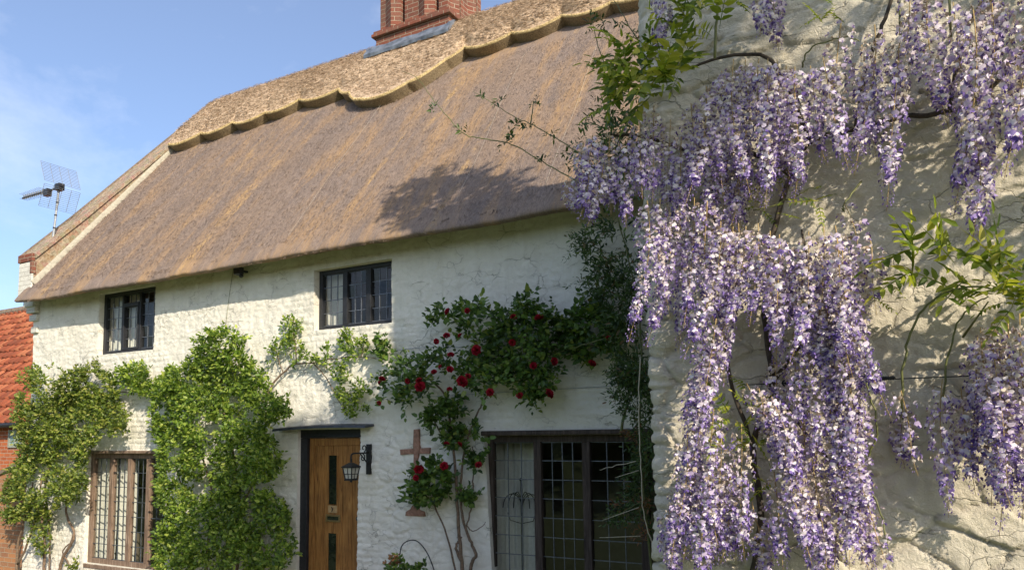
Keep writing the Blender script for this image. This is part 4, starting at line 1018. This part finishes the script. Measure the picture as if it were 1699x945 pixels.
for i, (x, y, r) in enumerate(blooms):
    o = first if i == 0 else first.copy()
    if i: COL.objects.link(o); o.parent = ro
    o.data = rose_me[i % 4]; p = on_y(x, y, -.36 - .16 * vnoise(np.array(x / 55.), np.array(y / 45.), 21))
    o.location = Vector(p - rb); s = r * np.linalg.norm(p - CAM) / FPX * 1.0
    o.scale = (s, s, s); o.rotation_euler = (rad(62 + rng.normal(0, 22)), rng.normal(0, .3), rng.normal(.3, .6))

# dark climber in the corner of wall and wing
jc = thing('corner_vine', tuple(on_y(1072, 985, -.35)), 'dark fine leaved vine filling the corner between the white wall and the wing', 'vine')
j1 = [(965, 372), (1060, 360), (1062, 470), (1068, 560), (1075, 600), (1050, 640), (1030, 600), (1010, 560), (1005, 520), (990, 480), (975, 440), (962, 400)]
j2 = [(1008, 640), (1030, 590), (1070, 600), (1092, 640), (1090, 690), (1066, 710), (1050, 690), (1030, 670), (1012, 650)]
j3 = [(1052, 720), (1088, 712), (1090, 880), (1066, 900), (1045, 870), (1025, 880), (1010, 850), (1040, 820), (1030, 800), (1055, 780)]
j4 = [(940, 410), (975, 380), (985, 400), (962, 430), (946, 425)]
foliage('foliage', [j1], 300, 7, .14, .062, LEAF_J, jc, -.15, -.6, .42, 19, .38, (-.3, -.6, .15))
foliage('lower_foliage', [j2], 330, 7, .12, .048, LEAF_J, jc, -.15, -.8, .36, 20, .36, (-.3, -.6, .1))
foliage('bottom_foliage', [j3], 300, 7, .12, .046, LEAF_J, jc, -.15, -.8, .40, 22, .36, (-.4, -.6, .1))
foliage('upper_foliage', [[(1000, 180), (1060, 160), (1075, 240), (1060, 330), (1000, 330), (985, 260)]], 130, 7, .13, .052, LEAF_J, jc, -1.4, -2.6, .34, 33, .36, (-.3, -.6, .1))
foliage('side_sprays', [j4, [(1030, 470), (1000, 460), (960, 470), (1000, 500)]], 60, 7, .14, .045, LEAF_J, jc, -.2, -.5, .3, 23, .30, (-.7, -.4, .1))
foliage('tip_foliage', [[(1035, 715), (1062, 705), (1064, 730), (1040, 735)], [(1030, 830), (1092, 828), (1086, 842), (1050, 850), (1025, 846)], [(1040, 880), (1100, 872), (1098, 890), (1060, 900)]], 46, 5, .08, .04, LEAF_RED, jc, -.4, -.9, None, 24, .35, (-.3, -.8, .1))
stems('stems', [([(1085, 985, -.4), (1075, 880, -.45), (1066, 800, -.5), (1062, 700, -.5), (1064, 600, -.5), (1058, 500, -.5), (1040, 420, -.5), (1020, 340, -.6)], .012, .006), ([(1030, 720, -.3), (1042, 660, -.35), (1056, 600, -.4), (1050, 540, -.45), (1020, 480, -.45)], .016, .006),
                ([(1060, 560, -.6), (1000, 562, -.4), (950, 578, -.3), (900, 590, -.2)], .006, .003), ([(1066, 690, -.6), (1040, 655, -.6), (1015, 648, -.5)], .005, .002), ([(1065, 830, -.7), (1030, 850, -.8), (1000, 860, -.8)], .004, .002)], CANE_G, jc)
PALE = plain('pale_dry_cane', (.50, .44, .32), .7, 0, .2)
stems('dry_canes', [([(1062, 590, -.8), (1060, 700, -.85), (1064, 790, -.9), (1070, 860, -.9), (1090, 920, -.9)], .0055, .004), ([(1060, 840, -.9), (1000, 862, -.9)], .004, .002), ([(1060, 780, -.8), (1020, 792, -.8)], .004, .002), ([(1055, 765, -.8), (1010, 775, -.7), (995, 780, -.7)], .004, .002), ([(1062, 888, -.9), (995, 892, -.9)], .004, .002)], PALE, jc)
# long shoots reaching out over the thatch
YS = -1.6
shoots = [[(980, 325), (955, 300), (900, 268), (850, 240), (800, 230), (770, 222), (735, 185), (715, 160), (692, 130), (668, 118)], [(1000, 265), (960, 252), (920, 228), (880, 206), (850, 192), (815, 170), (785, 152)], [(1012, 170), (1002, 108), (990, 70), (982, 30)], [(1075, 95), (1050, 55), (1030, 20), (1012, -10)], [(992, 60), (1000, 36), (985, 28)], [(880, 206), (884, 180), (886, 168)], [(1010, 215), (985, 205), (965, 195)]]
stems('long_shoots', [([(x, y, YS) for x, y in s], .006, .0022) for s in shoots], CANE_G, jc)
tipP = []
for x, y in [(720, 184), (766, 216), (835, 236), (850, 232), (830, 168), (808, 160), (886, 172), (858, 205), (868, 212), (915, 226), (940, 250), (985, 30), (982, 42), (1000, 40), (1030, 40), (1050, 60), (1070, 80), (1060, 68), (972, 205), (960, 240), (968, 262), (1045, 70), (945, 275), (900, 265)]:
    for q in range(3): tipP.append(on_y(x + rng.normal(0, 4), y + rng.normal(0, 3), YS + rng.normal(0, .04)))
V, F = sprigs(np.array(tipP), 5, .05, .05, rng, (0, -.4, .3), 1.2, .36); mk('shoot_leaves', V, F, LEAF_J, jc)

# hoop and small plant at the foot of the wall
hp = [on_y(x, y, -.6) for x, y in [(663, 960), (664, 915), (672, 899), (690, 896), (706, 912), (718, 938), (728, 975)]]
b = MB(); b.tube(smooth_path(hp, 6), .006, 6); tag(b.build('plant_hoop', IRON, base=hp[0]), 'bent black wire hoop at the foot of the white wall', 'plant support')
sp = thing('small_border_rose', tuple(on_y(660, 985, -.7)), 'small low rose with a reddish bloom under the wire hoop', 'plant')
foliage('foliage', [[(644, 930), (672, 928), (680, 950), (640, 952)], [(688, 938), (704, 936), (706, 950), (686, 950)]], 34, 5, .08, .06, LEAF_R, sp, -.55, -.8, None, 26, .72)
foliage('reddish_foliage', [[(644, 926), (664, 924), (664, 936), (646, 938)]], 9, 5, .05, .045, LEAF_RED, sp, -.6, -.8, None, 27, .6)
stems('stems', [([(655, 990, -.7), (656, 950, -.7), (654, 930, -.7)], .006, .003), ([(690, 990, -.7), (692, 950, -.7), (690, 932, -.7)], .005, .003)], CANE_G, sp)

# ------------------------------------------------------------------ wisteria on the wing
wi = thing('wisteria', tuple(on_y(1300, 1100, WY - .15)), 'flowering wisteria with long hanging lilac racemes covering the stone wing wall', 'wisteria')
wb = world_base(wi)
def raceme(L, R, stage, seed):
    """hanging flower chain of length L, its origin at the top; stage 0 fresh, 1 half faded at the top, 2 spent and thin."""
    g = np.random.default_rng(seed)
    n = int(L * [310, 310, 200][stage])
    t = (np.arange(n) + g.uniform(-.4, .4, n)) / n; t = np.clip(t, 0, 1)
    bendx, bendy = g.normal(0, .05), g.normal(0, .03)
    ax = lambda tt: np.stack([bendx * tt ** 2 * L * 2 + .012 * np.sin(5 * tt + seed), bendy * tt ** 2 * L * 2, -tt * L], -1)
    phi = np.arange(n) * 2.39996 + g.normal(0, .5, n)
    rr = R * 1.1 * (1 - .84 * t ** 1.4) * np.where(t < .08, .6 + 5 * t, 1) * g.uniform(.45, 1.12, n)
    o = np.stack([np.cos(phi), np.sin(phi), np.zeros(n)], 1); up = np.array([0, 0, 1.])
    C = ax(t) + o * rr[:, None] - up * (.3 * rr[:, None])
    fade = g.uniform(0, 1, n) < np.where(stage == 0, .30 * (1 - t), np.where(stage == 1, np.clip(.85 - 1.25 * t, .08, 1), .62 - .2 * t))
    gone = g.uniform(0, 1, n) < (.0 if stage == 0 else .12 if stage == 1 else .25)
    bud = t > .86
    sz = np.where(bud, .55, 1.0) * np.where(fade, .78, 1.0) * g.uniform(.75, 1.15, n)
    k = ~gone; C, o, sz, fade, t, rr = C[k], o[k], sz[k], fade[k], t[k], rr[k]; n = len(C); bud = t > .86
    parts = []
    jit = lambda s: g.normal(0, s, (n, 3))
    # banner petal, reflexed upward
    D = unit(o * .30 + up * .9 + jit(.22)); Nn = unit(o * .9 - up * .1 + jit(.25))
    m = ~bud
    v, f = leaves((C - D * .004)[m], D[m], Nn[m], (.0235 * sz)[m], (.028 * sz)[m], -.16, -.25, .95, 1.05)
    fm = np.tile(fade[m], 2); tipv = np.tile((g.uniform(0, 1, n) < np.clip((t - .60) * 1.6, .03, .70))[m], 2) & ~fm; parts += [(v, f[~fm & ~tipv], 0), (v, f[tipv], 1), (v, f[fm], 2)]
    # second, smaller petal turned sideways gives the bloom its body
    D2 = unit(np.cross(o, up) * g.choice([-1, 1], n)[:, None] * .7 + o * .6 + jit(.3) - up * .1); N2 = unit(o * .4 + up * .7 + jit(.4))
    v, f = leaves((C + o * .003)[m], D2[m], N2[m], (.017 * sz)[m], (.017 * sz)[m], .15, .2, .9, .95)
    fm = np.tile((fade | (g.uniform(0, 1, n) < .0))[m], 2); vi_ = np.tile((g.uniform(0, 1, n) < .18 + .4 * t)[m], 2) & ~fm
    parts += [(v, f[~fm & ~vi_], 0), (v, f[vi_], 1), (v, f[fm], 2)]
    # keel and wings, darker, pointing out and down
    D3 = unit(o * .75 - up * .65 + jit(.2)); N3 = unit(up * .7 + o * .5 + jit(.4))
    v, f = leaves(C + o * .004, D3, N3, (.019 * sz), .0105 * sz, .55, .25)
    fm = np.tile(fade & (g.uniform(0, 1, n) < .7), 2); parts += [(v, f[~fm], 1), (v, f[fm], 2)]
    # pedicels
    A0 = ax(t); v, f = leaves(A0, C - A0, np.broadcast_to(up, (n, 3)) + jit(.2), np.linalg.norm(C - A0, axis=1), .0016, 0); parts.append((v, f, 3))
    b = MB(); b.tube([a for a in ax(np.linspace(-.06, 1.03, 12))], list(np.linspace(.003, .0012, 12)), 4)
    Vt = np.array(b.v); quads = np.array([q for q in b.f if len(q) == 4]); parts.append((Vt, quads, 3))
    V, F, MI = cat(parts); return V, F, MI
PROTO = {}
def proto(Lc, stage, k):
    key = (Lc, stage, k)
    if key not in PROTO:
        V, F, MI = raceme(Lc, .050 + .022 * Lc, stage, 100 + len(PROTO))
        o = mk('flower_raceme', V, F, [PET_L, PET_V, PET_F, STALK], None, MI); PROTO[key] = o.data; bpy.data.objects.remove(o)
    return PROTO[key]
RAC = []   # photo x, y of the top, photo x, y of the tip, stage, distance in front of the wall
def R_(x0, y0, x1, y1, st=0, d=.25): RAC.append((x0, y0, x1, y1, st, d))
for a in [(1098, -30, 1094, 92, 0, .40), (1280, -40, 1282, 74, 0, .25), (1262, -30, 1262, 60, 1, .2),
          # left fringe beside the thatch
          (984, 232, 983, 362, 0, .42), (966, 240, 968, 305, 1, .42), (1012, 228, 1010, 350, 1, .38), (1040, 238, 1036, 378, 0, .36), (1000, 280, 990, 375, 0, .40), (1062, 190, 1060, 330, 1, .33), (1085, 185, 1085, 340, 1, .30),
          # upper middle
          (1110, 205, 1105, 345, 1, .28), (1130, 235, 1128, 375, 0, .30), (1150, 180, 1150, 330, 0, .26), (1172, 155, 1168, 345, 0, .34), (1195, 130, 1192, 320, 0, .30), (1216, 112, 1215, 335, 0, .36), (1240, 110, 1236, 300, 0, .30), (1258, 110, 1255, 325, 0, .34), (1276, 112, 1276, 345, 0, .38), (1300, 120, 1298, 305, 0, .30), (1322, 122, 1328, 330, 0, .36), (1344, 118, 1350, 270, 0, .30), (1366, 108, 1408, 284, 0, .34), (1180, 230, 1180, 380, 0, .22), (1230, 220, 1226, 380, 1, .22), (1205, 260, 1200, 420, 0, .26),
          # top right
          (1395, 40, 1385, 150, 2, .22), (1430, 85, 1435, 260, 1, .28), (1449, 55, 1452, 285, 1, .30), (1490, 62, 1485, 345, 1, .36), (1512, -10, 1508, 200, 1, .28), (1540, -20, 1530, 198, 0, .36), 
          (1585, 15, 1598, 235, 0, .30), (1616, 30, 1625, 340, 0, .38), (1622, 230, 1624, 392, 0, .34), (1646, 10, 1652, 320, 0, .30), (1688, 90, 1690, 230, 1, .30), (1705, -10, 1702, 300, 0, .34), (1640, -40, 1640, 120, 1, .26),
          # second tier, left
          (1075, 345, 1080, 560, 0, .40), (1092, 340, 1094, 520, 0, .34), (1112, 360, 1112, 575, 0, .30), (1132, 350, 1134, 580, 0, .26), (1152, 340, 1150, 545, 0, .30), (1170, 345, 1172, 530, 0, .34), (1196, 380, 1180, 600, 0, .36), (1214, 390, 1196, 640, 0, .32), (1225, 380, 1215, 560, 1, .28),
          # second tier, middle
          (1240, 385, 1232, 560, 1, .30), (1258, 380, 1256, 540, 1, .34), (1276, 392, 1274, 560, 0, .30), (1292, 400, 1292, 605, 0, .36), (1310, 410, 1306, 540, 1, .28), (1328, 425, 1340, 620, 0, .30), (1345, 395, 1352, 600, 1, .34), (1364, 390, 1378, 640, 1, .30), (1384, 388, 1402, 620, 0, .36), (1398, 430, 1424, 690, 0, .34), (1356, 520, 1368, 690, 1, .28), (1376, 520, 1394, 720, 0, .30), (1410, 600, 1420, 800, 0, .34), (1392, 650, 1404, 790, 0, .28),
          # long fall on the left
          (1186, 540, 1164, 735, 0, .36), (1168, 560, 1150, 720, 1, .30), (1162, 640, 1142, 800, 0, .34), (1140, 730, 1128, 935, 1, .36), (1152, 760, 1144, 925, 0, .30), (1180, 690, 1172, 900, 0, .34), (1196, 740, 1192, 955, 1, .36), (1166, 820, 1160, 960, 0, .32), (1228, 715, 1230, 930, 1, .34), (1214, 780, 1218, 930, 0, .28), (1124, 820, 1122, 915, 1, .30),
          # lower middle
          (1262, 652, 1310, 800, 1, .32), (1285, 665, 1330, 810, 0, .36), (1300, 735, 1335, 930, 0, .36), (1318, 760, 1345, 950, 1, .32), (1285, 790, 1300, 940, 1, .28), (1350, 760, 1372, 950, 1, .28), (1382, 780, 1395, 950, 2, .26), (1404, 800, 1420, 955, 2, .24), (1436, 830, 1476, 950, 2, .22), (1330, 690, 1345, 800, 1, .26),
          # slanting one, and the right-hand group
          (1345, 590, 1362, 775, 0, .30), (1392, 560, 1412, 730, 1, .32), (1420, 680, 1428, 865, 0, .30), (1376, 690, 1392, 880, 1, .30), (1400, 750, 1414, 935, 0, .28), (1252, 840, 1262, 965, 1, .26), (1340, 850, 1352, 965, 0, .30), (1316, 560, 1330, 720, 1, .24), (1108, 850, 1112, 960, 0, .28), (1402, 345, 1456, 470, 2, .22), (1440, 400, 1472, 515, 2, .22), (1497, 655, 1507, 785, 2, .18), (1563, 640, 1563, 850, 1, .20),
          (1628, 555, 1640, 760, 1, .26), (1650, 550, 1652, 800, 1, .30), (1672, 545, 1684, 885, 1, .28), (1694, 540, 1700, 880, 1, .30), (1640, 650, 1655, 840, 0, .24), (1715, 560, 1718, 860, 1, .26)]:
    R_(*a)
LENS = [.22, .32, .42, .55, .70]
cand = []
for i, (x0, y0, x1, y1, st, d) in enumerate(RAC):
    a = on_y(x0, y0, WY - d); e = on_y(x1, y1, WY - d - .02 + .03 * rng.normal()); cand.append((a, e, st))
# hanging companions just behind, and the part of the plant that goes on past the right edge of the photo
more = []
for i, (a, e, st) in enumerate(cand):
    if rng.uniform() < (.10 if RAC[i][1] < 345 else .40):
        s = np.array([rng.normal(0, .06), rng.uniform(.05, .16), rng.normal(-.04, .08)])
        more.append((a + s, e + s * np.array([1, 1, 1]) + np.array([0, 0, (a - e)[2] * rng.uniform(.05, .3)]), 1 if rng.uniform() < .5 else st))
for q in range(16):
    x = rng.uniform(.75, 1.9); z = rng.uniform(2.6, 4.4); a = np.array([x, WY - rng.uniform(.15, .35), z]); more.append((a, a - np.array([0, 0, rng.uniform(.35, .6)]), int(rng.integers(0, 2))))
def place(a, e):
    v = e - a; L = np.linalg.norm(v); return v, L
rac_objs = []
for i, (a, e, st) in enumerate(cand[:100]):
    v, L = place(a, e); Lc = min(LENS, key=lambda q: abs(q - L)); me = proto(Lc, st, i % 2)
    o = bpy.data.objects.new('flower_raceme', me); COL.objects.link(o); o.parent = wi; o.location = Vector(a - wb)
    qd = Vector((0, 0, -1)).rotation_difference(Vector(v)); qz = Matrix.Rotation(rng.uniform(0, 6.28), 4, 'Z').to_quaternion()
    o.rotation_mode = 'QUATERNION'; o.rotation_quaternion = qd @ qz
    w = rng.uniform(.9, 1.12); o.scale = (w, w, L / Lc)
Vs, Fs, Ms, n0 = [], [], [], 0
for i, (a, e, st) in enumerate(cand[100:] + more):
    v, L = place(a, e); Lc = min(LENS, key=lambda q: abs(q - L)); me = proto(Lc, st, i % 2)
    co = np.empty(len(me.vertices) * 3); me.vertices.foreach_get('co', co); co = co.reshape(-1, 3)
    fi = np.empty(len(me.polygons) * 4, int); me.polygons.foreach_get('vertices', fi); mi = np.empty(len(me.polygons), int); me.polygons.foreach_get('material_index', mi)
    qd = (Vector((0, 0, -1)).rotation_difference(Vector(v)) @ Matrix.Rotation(rng.uniform(0, 6.28), 4, 'Z').to_quaternion()).to_matrix()
    Vs.append((co * np.array([1, 1, L / Lc])) @ np.array(qd).T + a); Fs.append(fi.reshape(-1, 4) + n0); Ms.append(mi); n0 += len(co)
tag(mk('hanging_blossom', np.concatenate(Vs), np.concatenate(Fs), [PET_L, PET_V, PET_F, STALK], wi, np.concatenate(Ms)), kind='stuff')

# woody vines and young shoots
stems('vines', [([(1240, 1000, WY - .06), (1262, 860, WY - .08), (1250, 740, WY - .1), (1280, 640, WY - .09), (1268, 520, WY - .08), (1280, 400, WY - .08), (1312, 290, WY - .07), (1345, 235, WY - .08), (1420, 215, WY - .08), (1500, 195, WY - .08), (1575, 185, WY - .08), (1640, 150, WY - .08), (1720, 60, WY - .1)], .018, .012),
                ([(1312, 290, WY - .07), (1250, 255, WY - .1), (1150, 250, WY - .12), (1060, 225, WY - .2), (1000, 225, WY - .3)], .016, .007), ([(1345, 235, WY - .08), (1300, 130, WY - .1), (1260, 90, WY - .12), (1180, 100, WY - .16), (1130, 120, WY - .2)], .014, .006),
                ([(1420, 215, WY - .08), (1440, 100, WY - .1), (1470, 30, WY - .12), (1500, -60, WY - .12)], .013, .008), ([(1280, 640, WY - .09), (1330, 560, WY - .1), (1345, 470, WY - .12), (1330, 380, WY - .14)], .013, .006), ([(1250, 740, WY - .1), (1210, 620, WY - .12), (1200, 450, WY - .14), (1180, 340, WY - .16)], .013, .006),
                ([(1575, 185, WY - .08), (1600, 60, WY - .1), (1650, -30, WY - .1)], .012, .007), ([(1280, 640, WY - .1), (1340, 720, WY - .1), (1400, 790, WY - .1), (1440, 880, WY - .1)], .010, .004)], BARK_D, wi)
for _p in ([([(1497, 700, WY - .1), (1500, 600, WY - .14), (1520, 530, WY - .18), (1560, 490, WY - .2), (1620, 475, WY - .2), (1680, 480, WY - .18), (1720, 460, WY - .15)], .007, .004), ([(1563, 660, WY - .1), (1575, 580, WY - .15), (1600, 520, WY - .18), (1640, 490, WY - .2)], .006, .003), ([(1600, 560, WY - .1), (1640, 500, WY - .2)], .006, .003), ([(1430, 300, WY - .1), (1400, 340, WY - .16), (1400, 350, WY - .2)], .005, .004),
                       ([(1332, 112, WY - .1), (1338, 88, WY - .13), (1360, 72, WY - .15), (1396, 62, WY - .16), (1425, 66, WY - .17)], .005, .003), ([(1420, 800, WY - .1), (1455, 720, WY - .15), (1440, 640, WY - .18), (1420, 560, WY - .2)], .006, .003), ([(1436, 790, WY - .14), (1460, 850, WY - .16), (1480, 930, WY - .16)], .005, .003),
                       ([(1185, 95, WY - .25), (1190, 0, WY - .25), (1180, -60, WY - .25)], .008, .006), ([(1495, 60, WY - .2), (1492, -40, WY - .2)], .007, .006), ([(1578, 60, WY - .2), (1572, -40, WY - .2)], .006, .006), ([(1250, 350, WY - .2), (1310, 330, WY - .2), (1350, 310, WY - .2)], .004, .003)]): stems('young_shoot', [_p], CANE_G, wi)
# pinnate leaves
def pinnate(bases, dirs, L, npair, rg, llen=.055):
    parts = []; n = len(bases); dirs = unit(dirs); zz = np.array([0, 0, 1.])
    Nn = unit(np.array([.2, -.55, .7]) + rg.normal(0, .25, (n, 3))); Sd = unit(np.cross(dirs, Nn)); Nn = np.cross(Sd, dirs)
    v, f = leaves(bases, dirs, Nn, L, .004, 0, .15); parts.append((v, f, 0))
    for k in range(npair):
        t = .25 + .7 * k / npair
        for s in (-1, 1):
            B = bases + dirs * (L * t)[:, None] - Nn * (L * .15 * t * t)[:, None]
            D = unit(dirs * .55 + Sd * s + rg.normal(0, .15, (n, 3)) - zz * .25); ll = llen * (1 - .35 * abs(t - .55)) * rg.uniform(.8, 1.15, n) * (L / .24)
            v, f = leaves(B, D, unit(Nn + rg.normal(0, .25, (n, 3))), ll, ll * .46, .12, .2, .95, .75); parts.append((v, f, 0))
    v, f = leaves(bases + dirs * L[:, None] - Nn * (L * .15)[:, None], dirs - zz * .3, Nn, llen * 1.05 * L / .24, .022 * L / .24, .12, .2); parts.append((v, f, 0))
    V, F, _ = cat(parts); return V, F
def leaf_group(poly, n, L, d0, d1, seed, outd=(-.2, -.55, .15), llen=.055, npair=5, gap=None):
    rg = np.random.default_rng(seed); B = scatter([poly], n, rg, WY - d0, WY - d1, gap, 30)
    D = np.array(outd) + rg.normal(0, .5, (n, 3)); V, F = pinnate(B, D, L * rg.uniform(.7, 1.2, n), npair, rg, llen); mk('foliage', V, F, LEAF_W, wi)
leaf_group([(1005, 90), (1060, 70), (1110, 95), (1180, 60), (1200, 20), (1185, 90), (1120, 150), (1060, 175), (1040, 190), (1010, 150)], 60, .20, .15, .5, 71, llen=.085, npair=4)
leaf_group([(1120, 20), (1180, -20), (1200, 20), (1170, 60), (1125, 70)], 14, .2, .15, .4, 72, llen=.075, npair=4)
leaf_group([(1515, 410), (1590, 385), (1640, 420), (1690, 400), (1720, 440), (1690, 500), (1640, 515), (1560, 470), (1500, 470)], 24, .25, .12, .36, 73, (-.35, -.55, .15), .075, 4)
leaf_group([(1640, 470), (1699, 470), (1699, 515), (1650, 520)], 12, .16, .2, .4, 74, llen=.06)
leaf_group([(1240, 320), (1330, 300), (1375, 320), (1350, 365), (1260, 370)], 11, .15, .1, .32, 75, llen=.045)
leaf_group([(1205, 630), (1240, 620), (1250, 690), (1240, 740), (1205, 720)], 12, .17, .15, .34, 76, (-.1, -.4, -.5), .05)
leaf_group([(1360, 0), (1420, 0), (1410, 50), (1340, 40)], 5, .14, .1, .2, 77, llen=.05)
leaf_group([(1330, 530), (1350, 520), (1350, 610), (1325, 610)], 6, .12, .12, .25, 78, llen=.045)
leaf_group([(1240, 720), (1280, 700), (1290, 830), (1250, 820)], 9, .14, .1, .22, 79, llen=.05)
leaf_group([(1230, 0), (1260, -10), (1260, 30), (1225, 40)], 5, .14, .12, .3, 80, llen=.06)
leaf_group([(1440, 480), (1480, 470), (1490, 500), (1450, 505)], 4, .11, .15, .25, 83, llen=.045)
# the plant runs on past the right edge and over the top of the picture
rg = np.random.default_rng(88); k = 150
B = np.stack([rg.uniform(.78, 2.3, k), WY - rg.uniform(.15, .95, k), rg.uniform(2.35, 4.9, k)], 1)
B2 = np.stack([rg.uniform(-.2, .9, 46), WY - rg.uniform(.15, .6, 46), rg.uniform(4.45, 5.3, 46)], 1); B = np.concatenate([B, B2])
V, F = pinnate(B, np.array((-.1, -.5, .1)) + rg.normal(0, .5, (len(B), 3)), .24 * rg.uniform(.7, 1.2, len(B)), 5, rg, .08); mk('foliage', V, F, LEAF_W, wi)
# leafy top of the plant, above the picture
def blob_leaves(c, rr, n, llen, mat, name, parent, seed, hollow=.55, fl=1.0):
    rg = np.random.default_rng(seed); u = unit(rg.normal(0, 1, (n, 3))); q = rg.uniform(hollow, 1, n) ** .7
    q = q * (.72 + .5 * vnoise(u[:, 0] * 2.6 + 7 + u[:, 2] * 1.3, u[:, 1] * 2.6 + 3 + u[:, 2] * 2, seed))
    P = np.array(c) + u * q[:, None] * np.array(rr); V, F = sprigs(P, 5, llen * 1.8, llen, rg, tuple((0, -.2, .5)), 1.2, .55); return mk(name, V, F, mat, parent)
blob_leaves((-.55, WY + .05, 6.9), (.75, .4, 1.0), 420, .11, LEAF_W, 'leafy_crown', wi, 91)

# ------------------------------------------------------------------ garden behind the viewer (seen only in the panes, and as shade on the wall)
tr = thing('garden_tree', (9.2, -11.0, GZ), 'leafy garden tree standing on the lawn behind the viewer', 'tree')
b = MB(); b.tube(smooth_path([(9.2, -11, GZ), (8.9, -10.8, 3), (8.0, -10.2, 6), (6.4, -9.0, 8.0), (4.6, -7.6, 8.6)], 6), list(np.linspace(.32, .06, 25)), 8)
b.tube(smooth_path([(8.9, -10.8, 3.5), (9.8, -11.6, 6.0), (10.2, -12.0, 9.0)], 6), list(np.linspace(.2, .06, 13)), 8); b.build('trunk', BARK, tr)
TC = np.array([-6.75, 0, .55]) + SUN * 16.0
blob_leaves(tuple(TC), (1.5, 1.2, 1.15), 1500, .16, LEAF_T, 'crown', tr, 92, .2)
hd = thing('tall_hedge', (-8, -24, GZ), 'tall dark clipped hedge along the far side of the lawn', 'hedge')
rg = np.random.default_rng(95); k = 5200
P = np.stack([rg.uniform(-34, 12, k), -22 - rg.uniform(0, 1.2, k), GZ + 5.6 * rg.uniform(0, 1, k) ** .9], 1); P[:, 1] += .8 * fbm(P[:, 0] * .6, P[:, 2] * .7, 5); P[:, 2] *= 1 + .3 * fbm(P[:, 0] * .35, P[:, 0] * 0, 8)
V, F = sprigs(P, 5, .5, .34, rg, (0, .5, .5), 1.0, .6); mk('foliage', V, F, LEAF_T, hd)
b = MB(); b.box(-34, 12, -24, -22.8, GZ, 4.6); b.build('hedge_core', plain('dark_foliage', (.02, .035, .01), .9), hd)
